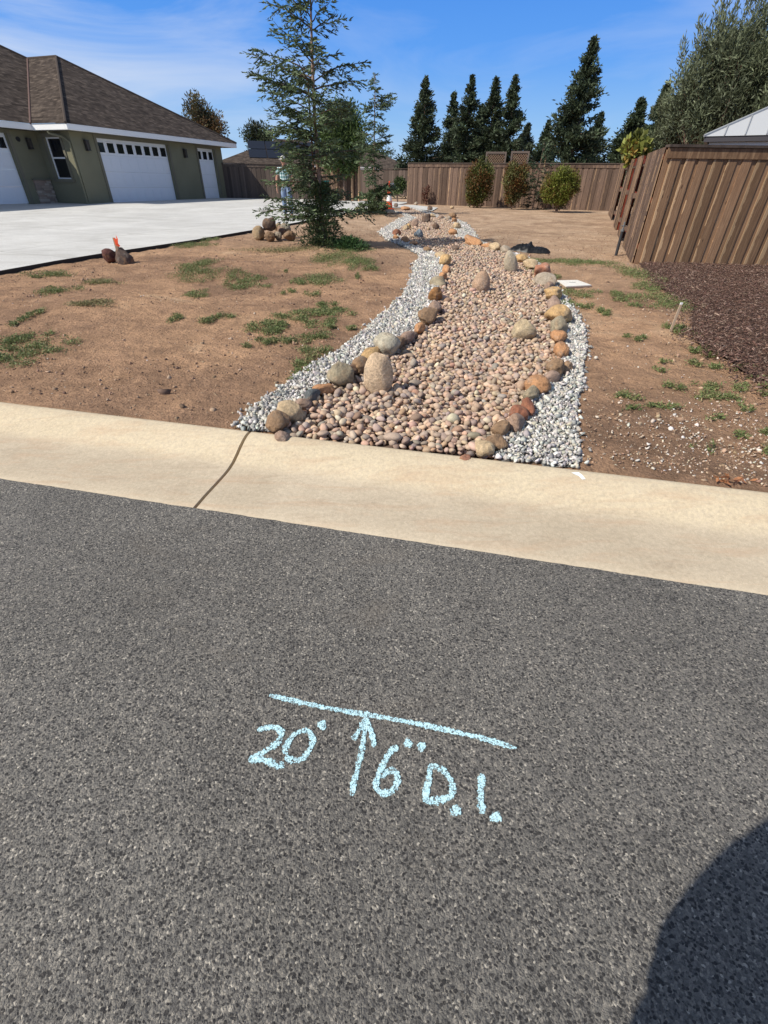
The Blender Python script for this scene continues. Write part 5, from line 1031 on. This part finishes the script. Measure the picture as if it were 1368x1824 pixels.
# big grey-green tree on the right
d = 24; m1 = pm(1260, 170, d); big = lumpy('broadleaf_tree', place(1262, d, .4), (0, 0, zat(1258, 168, d)-.4), (118*m1, 100*m1, 118*m1), 42000, 35, 'big grey green willowy tree rising behind the near fence', (.120, .140, .080), .17, .035, 150, trunk=.22, trunks=3, up=.7, clr=.22, shoots=120, var=.25)
d = 22; m1 = pm(1400, 150, d); lumpy('broadleaf_tree', place(1400, d, .4), (0, 0, zat(1395, 150, d)-.4), (95*m1, 80*m1, 135*m1), 30000, 36, 'second grey green tree behind the metal roof at the right edge', (.115, .135, .074), .17, .035, 120, trunk=.2, trunks=2, up=.7, clr=.24, shoots=80, var=.25)
d = 25; m1 = pm(1180, 230, d); lumpy('broadleaf_tree', place(1186, d, .4), (0, 0, zat(1186, 225, d)-.4), (52*m1, 50*m1, 48*m1), 13000, 37, 'low grey green tree filling under the big one beside the vine', (.105, .122, .068), .15, .035, 60, trunk=.1, trunks=2, up=.5, clr=.26, shoots=25)

# ------------------------------------------------------------------ small things in the yard
# traffic cone and upturned bucket behind it
p = hit(693, 373); sc = ppm(p); e = empty('traffic_cone', p, R(20), 'orange traffic cone with white collar at the far end of the bed', 'cone'); hC = 38/sc*1.08; w_ = .19
ORC, _, _ = mat('cone_orange', (.80, .085, .02), .5, .4); MB().box(-w_, w_, -w_, w_, .0, .035).build('base', ORC, e, bevel=.01)
b = MB(); f_ = lambda z: .135*(1-z/hC)+.028
b.lathe([(f_(.036), .036), (f_(hC*.30), hC*.30), (f_(hC*.30), hC*.301)], 24); b.lathe([(f_(hC*.52), hC*.52), (f_(hC), hC)], 24); b.build('cone', ORC, e, smooth=True)
b = MB(); b.lathe([(f_(hC*.30)+.003, hC*.295), (f_(hC*.52)+.003, hC*.525)], 24); b.build('collar', WHITE, e, smooth=True)
q = at(697, 331, math.hypot(p[0], p[1])+.35); e = empty('bucket', (q[0], q[1], float(G(q[0], q[1]))), 0, 'grey upturned bucket on a stake just behind the traffic cone', 'bucket')
zb = q[2]-float(G(q[0], q[1])); MB().lathe([(.13, zb-.12), (.145, zb-.11), (.12, zb+.10), (.11, zb+.105)], 20).build('bucket', mat('bucket_grey', (.40, .41, .42), .5)[0], e, smooth=True); MB().tube([(0, 0, -.1), (0, 0, zb-.12)], .018, 6).build('stake', DARK, e)
# teal bin
q = at(578, 350, 32.2); gz = .54; e = empty('wheelie_bin', (q[0], q[1], gz), R(6), 'teal plastic wheeled bin against the short fence', 'bin')
TEAL, _, _ = mat('teal_plastic', (.012, .13, .125), .45, .4)
b = MB(); V8 = []
for z, sx2, sy2 in ((.08, .24, .27), (.95, .30, .36)): V8 += [(-sx2, -sy2, z), (sx2, -sy2, z), (sx2, sy2, z), (-sx2, sy2, z)]
b.add(V8, [(0, 3, 2, 1), (4, 5, 6, 7), (0, 1, 5, 4), (1, 2, 6, 5), (2, 3, 7, 6), (3, 0, 4, 7)]); b.build('body', TEAL, e, bevel=.02)
MB().box(-.32, .32, -.39, .38, .955, 1.02).box(-.26, .26, .38, .43, .93, .97).build('lid', TEAL, e, bevel=.015)
for s in (-1, 1): MB().tube([(s*.25, .25, .11), (s*.31, .25, .11)], .11, 16).build('wheel', DARK, e)
# utility box lid
C4 = [hit(*q) for q in ((992, 501), (1028, 500), (1053, 510), (1008, 513))]; cz = .10; m0 = np.mean(C4, 0)
e = empty('utility_box', (m0[0], m0[1], float(G(m0[0], m0[1]))-.012), 0, 'white concrete utility box lid set in the dirt right of the bed', 'utility box')
LIDM = m_concrete('lid_concrete', (.72, .69, .62), (.80, .78, .72), (.55, .50, .42), 3, 200)
Q4 = [np.array([q[0]-m0[0], q[1]-m0[1]]) for q in C4[::-1]]
def prism(b, Q, k, z0, z1): b.add([(*(q*k), z0) for q in Q]+[(*(q*k), z1) for q in Q], [(3, 2, 1, 0), (4, 5, 6, 7), (0, 1, 5, 4), (1, 2, 6, 5), (2, 3, 7, 6), (3, 0, 4, 7)])
b = MB(); prism(b, Q4, 1.05, -.1, .018); b.build('box', mat('box_grey', (.34, .25, .18), .9)[0], e)
b = MB(); prism(b, Q4, 1., .0185, .030); lid = b.build('lid', LIDM, e); MB().box(-.05, .05, .02, .04, .0305, .032).build('slot', DARK, lid)

# black stand pipe by the side fence
p = hit(1097, 455); e = empty('standpipe', p, R(0), 'black irrigation standpipe with valve beside the side fence', 'pipe'); ln = .62
MB().tube([(0, 0, -.1), (.0, 0, ln*.72)], .030, 12).build('pipe', DARKP, e, smooth=True); b = MB(); b.tube([(0, 0, ln*.72), (0, 0, ln*.78)], .040, 12); b.tube([(0, 0, ln*.78), (0, 0, ln)], .018, 10); b.tube([(-.05, 0, ln*.88), (.05, 0, ln*.88)], .012, 8); b.build('valve', mat('valve_grey', (.22, .23, .24), .4, .5, .5)[0], e, smooth=True)
# slim wooden stake in the weeds
p = hit(1193, 592); e = empty('wooden_stake', p, 0, 'thin pale wooden stake standing in the weeds beside the mulch', 'stake'); b = MB(); b.obox((-.012, -.006, -.04), (.024, 0, 0), (0, .012, 0), (.012, 0, .33), (.5, 1, 1)); b.build('shaft', mat('pale_stick', (.45, .34, .24), .9)[0], e); MB().obox((.0005, -.006, .2905), (.024, 0, 0), (0, .012, 0), (.001, 0, .02), (1, 1, 1)).build('tip', WHITE, e)
# crumpled black plastic bag
rs = np.random.RandomState(50)
def bag():
    a_ = hit(908, 447); b_ = hit(983, 452); n1, n2 = 60, 26; U, Vv = np.meshgrid(np.linspace(-1, 1, n1), np.linspace(-1, 1, n2)); L_ = np.linalg.norm(b_-a_)/2; X = U*L_; Y = Vv*.24*(1-.35*np.abs(U))
    env = np.clip(1-np.abs(Vv)**3, 0, 1)*np.clip(1-np.abs(U)**6, 0, 1); Z = env*(.045+.10*fbm(U*5+3, Vv*4, 4)*(.7+.6*np.exp(-((U+.35)/.35)**2)) + .10*np.exp(-((U-.0)/.10)**2-((Vv-.2)/.35)**2)); Z += .03*np.abs(np.sin(U*17+fbm(U*3, Vv*3)*9))*env
    V = np.stack([X, Y, Z], -1).reshape(-1, 3); i = np.arange(n1*n2).reshape(n2, n1)[:-1, :-1].ravel(); c = (a_+b_)/2
    o_ = link('plastic_bag', np_mesh('plastic_bag', V, np.stack([i, i+1, i+n1+1, i+n1], 1)), mat('black_plastic', (.008, .008, .009), .42, .4)[0], smooth=True); o_.location = (c[0], c[1]+.12, float(G(c[0], c[1]))+.0); o_.rotation_euler = (0, 0, math.atan2(b_[1]-a_[1], b_[0]-a_[0])); tag(o_, 'crumpled shiny black plastic sheet lying on the dirt right of the bed', 'plastic sheet')
bag()
# dry leaves at the curb, white paint dab on the curb
V, _ = blades(np.stack([hit(1300, 860)[0]+rs.randn(26)*.05, hit(1300, 860)[1]+rs.randn(26)*.015, .125+.0*rs.rand(26)+rs.rand(26)*.02], 1), (lambda a: a/np.linalg.norm(a, axis=1)[:, None])(rs.randn(26, 3)*np.array([1, 1, .3])), .045, .02, rs)
o = leaf_obj('dry_leaves', V, np.tile([[.42, .19, .09]], (26, 1)), None); tag(o, 'few curled orange dry leaves behind the curb at the right', 'leaves')
def curbz(x, y): return float(np.interp(dist_st(x, y), [p_[0] for p_ in prof[2:14]], [p_[1] for p_ in prof[2:14]]))
pts = [hit(*q, f=lambda x, y: curbz(x, y)) for q in ((1019, 843), (1030, 842), (1042, 852), (1034, 853), (1040, 856))]
c = pts[0]; V = []
for q in ((1017, 842.5), (1024, 841.5), (1031, 842), (1037, 847), (1043, 854), (1037, 855), (1031, 849), (1024, 846)):
    h_ = hit(*q, f=lambda x, y: curbz(x, y)); V.append((h_[0], h_[1], curbz(h_[0], h_[1])+.003))
tag(link('paint_mark', np_mesh('paint_mark', np.array(V), [list(range(8))[::-1]]), WHITE), 'small white paint dab on the curb top beside the gravel', 'paint mark')

# ------------------------------------------------------------------ people
SKIN, t, bb = mat('skin', (.48, .25, .17), .6, .35)
def skin_obj(name, verts, edges, radii, m, parent, root=0, sub=2):
    me_ = bpy.data.meshes.new(name); me_.from_pydata(verts, edges, []); o_ = bpy.data.objects.new(name, me_); C.objects.link(o_); o_.parent = parent
    md = o_.modifiers.new('skin', 'SKIN'); 
    if not me_.skin_vertices: 
        bm = bmesh.new(); bm.from_mesh(me_); bm.verts.layers.skin.verify(); bm.to_mesh(me_); bm.free()
    for i, r_ in enumerate(radii):
        me_.skin_vertices[0].data[i].radius = (r_, r_) if not hasattr(r_, '__len__') else r_; me_.skin_vertices[0].data[i].use_root = (i == root)
    md.use_smooth_shade = True; md.branch_smoothing = .6; s = o_.modifiers.new('sub', 'SUBSURF'); s.levels = sub; s.render_levels = sub; me_.materials.append(m); return o_
def chain(vs, es, rs__, start, pts, rad):
    prev = start
    for p_, r_ in zip(pts, rad): vs.append(tuple(p_)); rs__.append(r_); es.append((prev, len(vs)-1)) if prev is not None else None; prev = len(vs)-1
    return prev
def hand(vs, es, rs__, wrist_i, wrist, d, palmside, curl, thumbdir):
    """palm plus four unequal bent fingers and a thumb; d: forearm direction, palmside: unit across the palm"""
    d = np.array(d)/np.linalg.norm(d); ps = np.array(palmside)/np.linalg.norm(palmside); nn = np.cross(d, ps); pc_ = np.array(wrist)+d*.045
    vs.append(tuple(pc_)); rs__.append((.034, .018)); es.append((wrist_i, len(vs)-1)); pi_ = len(vs)-1
    for k, (o_, ln) in enumerate(((-.030, .072), (-.010, .082), (.010, .078), (.029, .062))):
        b0_ = pc_+d*.038+ps*o_; p1 = b0_+d*ln*.45+nn*curl*.010; p2 = p1+d*ln*.30+nn*curl*.022; p3 = p2+d*ln*.22*(1-curl*.4)+nn*curl*.026
        chain(vs, es, rs__, pi_, [b0_, p1, p2, p3], [.0095, .0088, .008, .0065])
    t0_ = pc_-ps*.032*thumbdir+d*.0; chain(vs, es, rs__, pi_, [t0_, t0_-ps*.018*thumbdir+d*.028+nn*.008, t0_-ps*.022*thumbdir+d*.055+nn*.014], [.012, .010, .008])
def person(name, loc, rz, label, J, shirt_m, jean_m, hat=None, hairc=(.10, .07, .05), headyaw=0, fat=1.):
    e = empty(name, loc, rz, label, 'person'); H = {k: np.array(v, float) for k, v in J.items()}
    vs, es, rr_ = [], [], []
    vs.append(tuple(H['pelvis'])); rr_.append((.10, .075)); p0 = 0
    chest = chain(vs, es, rr_, 0, [H['waist'], H['chest'], H['neck'], H['neck']*.4+H['head']*.6, ], [(.095, .07), (.115, .08), (.050, .05), (.056, .058)]); ch_i = 2
    hc = H['head']; chain(vs, es, rr_, chest, [hc-np.array([0, 0, .035]), hc+np.array([0, 0, .04]), hc+np.array([0, .0, .10])], [(.068, .085), (.076, .095), (.055, .065)])
    for s, k in ((1, 'L'), (-1, 'R')):
        wi = chain(vs, es, rr_, ch_i, [H['sh'+k], H['el'+k], (H['el'+k]*.5+H['wr'+k]*.5), H['wr'+k]], [.048, .042, .040, .027]); d = H['wr'+k]-H['el'+k]; ps = J.get('ps'+k, (0, 1, 0)); hand(vs, es, rr_, wi, H['wr'+k], J.get('hd'+k, d), ps, .7, J.get('th'+k, 1))
        an = chain(vs, es, rr_, 0, [H['hip'+k], H['kn'+k], H['kn'+k]*.6+H['an'+k]*.4, H['an'+k]], [.070, .052, .050, .038]); fd = np.array(J.get('fd', (0, -1, 0))); chain(vs, es, rr_, an, [H['an'+k]+fd*.06-np.array([0, 0, .05]), H['an'+k]+fd*.17-np.array([0, 0, .06])], [(.042, .035), (.038, .025)])
    body = skin_obj('body', vs, es, rr_, SKIN, e)
    # face
    f = MB(); fw = np.array([math.sin(headyaw), -math.cos(headyaw), 0]); sdv = np.array([math.cos(headyaw), math.sin(headyaw), 0])
    f.tube([hc+fw*.075+(0, 0, .015), hc+fw*.105+(0, 0, -.012)], [.010, .015], 6); 
    for s in (-1, 1): f.tube([hc+sdv*s*.078+(0, 0, .02), hc+sdv*s*.088+(0, 0, -.01)], [.022, .014], 6)
    f.build('face_feature', SKIN, e, smooth=True)
    for s in (-1, 1): ey = MB(); c_ = hc+fw*.088+sdv*s*.030+np.array([0, 0, .018]); ey.tube([c_-sdv*.012, c_+sdv*.012], .006, 6); ey.build('eye', DARK, e)
    mo = MB(); c_ = hc+fw*.090-np.array([0, 0, .045]); mo.tube([c_-sdv*.02, c_+sdv*.02], .005, 5); mo.build('mouth', mat('lip', (.32, .12, .10), .6)[0], e)
    # hair and hat
    vs2 = [tuple(hc+(0, .0, .02)-fw*.025), tuple(hc+np.array([0, 0, .095])-fw*.015)]; skin_obj('hair', vs2, [(0, 1)], [(.084, .096), (.062, .072)], mat('hair', hairc, .9)[0], e)
    if hat: h_ = MB(); h_.lathe([(.082, .0), (.084, .03), (.070, .068), (.04, .088), (.01, .094)], 20); o_ = h_.build('cap', hat, e, smooth=True); o_.location = tuple(hc+np.array([0, 0, .045])-fw*.012); br2 = MB(); br2.add([(-.07, -.07, .012), (.07, -.07, .012), (.055, -.165, -.002), (-.055, -.165, -.002), (-.07, -.07, .004), (.07, -.07, .004), (.055, -.165, -.010), (-.055, -.165, -.010)], [(0, 1, 2, 3), (7, 6, 5, 4), (0, 3, 7, 4), (1, 5, 6, 2), (3, 2, 6, 7)]); v3 = br2.build('brim', hat, o_); v3.rotation_euler = (0, 0, headyaw)
    # shirt: torso and short sleeves; jeans; shoes
    sv, se, sr = [tuple(H['pelvis']*.85+H['waist']*.15)], [], [(.185, .140)]
    chain(sv, se, sr, 0, [H['waist'], H['chest'], H['neck']*.6+H['chest']*.4, H['neck']*.95+H['chest']*.05], [(.180, .138), (.195, .142), (.11, .09), (.072, .068)])
    for k in 'LR': chain(sv, se, sr, 2, [H['sh'+k], H['sh'+k]*.35+H['el'+k]*.65], [.080, .064])
    sr = [tuple(q*(fat if qi < 4 else 1.) for q in r_) if hasattr(r_, '__len__') else r_ for qi, r_ in enumerate(sr)]; skin_obj('shirt', sv, se, sr, shirt_m, e)
    jv, je, jr = [tuple(H['pelvis'])], [], [(.172, .125)]; chain(jv, je, jr, 0, [H['pelvis']*.5+H['waist']*.5], [(.175, .130)])
    for k in 'LR': chain(jv, je, jr, 0, [H['hip'+k], H['kn'+k], H['an'+k]+np.array([0, 0, .03])], [.112, .088, .074])
    skin_obj('jeans', jv, je, jr, jean_m, e)
    bl_ = MB(); z_ = H['pelvis'][2]*.6+H['waist'][2]*.4; cx_ = H['pelvis']*.6+H['waist']*.4
    bl_.add([(cx_[0]+(.146*math.cos(a_)), cx_[1]+.112*math.sin(a_), z_+dz) for dz in (-.02, .02) for i_ in (1,) for a_ in np.linspace(0, 2*math.pi, 25)[:-1]], [(i_, (i_+1) % 24, 24+(i_+1) % 24, 24+i_) for i_ in range(24)]); bl_.build('belt', DARK, e)
    for k in 'LR':
        a_ = H['an'+k]; fd = np.array(J.get('fd', (0, -1, 0))); skin_obj('shoe', [tuple(a_+np.array([0, 0, .05])), tuple(a_-np.array([0, 0, .035])-fd*.02), tuple(a_+fd*.09-np.array([0, 0, .05])), tuple(a_+fd*.18-np.array([0, 0, .058]))], [(0, 1), (1, 2), (2, 3)], [.055, .052, (.050, .042), (.046, .032)], mat('boot', (.06, .045, .035), .7)[0], e)
    return e
def m_plaid():
    m, t, b = mat('plaid_cloth', rough=.9, spec=.1); g = G_(t); p_ = g.obj(); s = g.n('ShaderNodeSeparateXYZ'); g.l(p_, s.inputs[0])
    f = lambda a, sc_: g.ramp(g.math('FRACT', g.math('MULTIPLY', a, sc_)), [(.0, 0.), (.48, 0.), (.5, 1.), (1, 1.)])
    k = g.math('MULTIPLY', g.math('ADD', f(s.outputs[0], 13.), f(s.outputs[2], 10.)), .5); c = g.ramp(k, [(0, (.62, .68, .66)), (.5, (.24, .38, .37)), (1, (.06, .15, .16))]); g.l(c, b.inputs['Base Color']); return m
JEAN, t, bb = mat('denim', (.16, .23, .36), .9, .1); g = G_(t); g.l(g.ramp(g.noise(g.obj(), 6, 4), [(.3, (.13, .19, .31)), (.7, (.27, .35, .47))]), bb.inputs['Base Color'])
WK = dict(pelvis=(0, 0, .96), waist=(0, .0, 1.12), chest=(0, .01, 1.34), neck=(0, .015, 1.50), head=(-.01, .0, 1.615), shL=(.19, .01, 1.41), elL=(.27, .03, 1.13), wrL=(.27, -.05, .88), shR=(-.19, .01, 1.41), elR=(-.27, .04, 1.13), wrR=(-.29, -.02, .88), hipL=(.09, 0, .90), knL=(.12, -.06, .50), anL=(.13, -.03, .09), hipR=(-.09, 0, .90), knR=(-.09, .02, .50), anR=(-.08, .10, .09), thL=1, thR=-1)
pp_ = (-3.56, 19.19); person('person', (*pp_, float(G0(*pp_))+.05), R(10), 'man in pale plaid shirt, jeans and light cap walking on the driveway behind the redwood', WK, m_plaid(), JEAN, mat('cap_cloth', (.62, .60, .55), .9)[0], headyaw=R(-35))
# the photographer, just behind the camera (only the shadow shows)
PH = dict(pelvis=(-.23, -.30, .99), waist=(-.23, -.27, 1.14), chest=(-.19, -.23, 1.38), neck=(-.18, -.15, 1.58), head=(-.20, -.07, 1.74), shL=(.04, -.22, 1.48), elL=(.15, -.18, 1.20), wrL=(.10, -.10, 1.40), shR=(-.32, -.20, 1.49), elR=(-.305, -.17, 1.21), wrR=(-.16, -.08, 1.42), hipL=(-.12, -.34, .91), knL=(-.10, -.36, .50), anL=(-.09, -.36, .09), hipR=(-.28, -.34, .91), knR=(-.26, -.37, .50), anR=(-.27, -.36, .09), fd=(0, 1, 0), hdL=(-.3, .2, .7), hdR=(.6, .3, .5), psL=(.1, -.8, .6), psR=(.1, -.8, .6), thL=1, thR=-1)
person('person', (0, 0, 0), 0, 'photographer holding a phone, seen only as the shadow at the lower right', PH, mat('dark_shirt', (.06, .07, .09), .9)[0], JEAN, None, headyaw=math.pi, fat=1.2)
ph = empty('phone', (0, 0, 0), 0, 'thin black phone held up by the photographer', 'phone'); ph.matrix_world = Matrix(((rt[0], upv[0], -fwd[0], 0), (rt[1], upv[1], -fwd[1], 0), (rt[2], upv[2], -fwd[2], CAM_H), (0, 0, 0, 1))) @ Matrix.Translation((.0, -.05, .012))
MB().box(-.036, .036, -.074, .074, 0, .008).build('body', DARK, ph, bevel=.003)
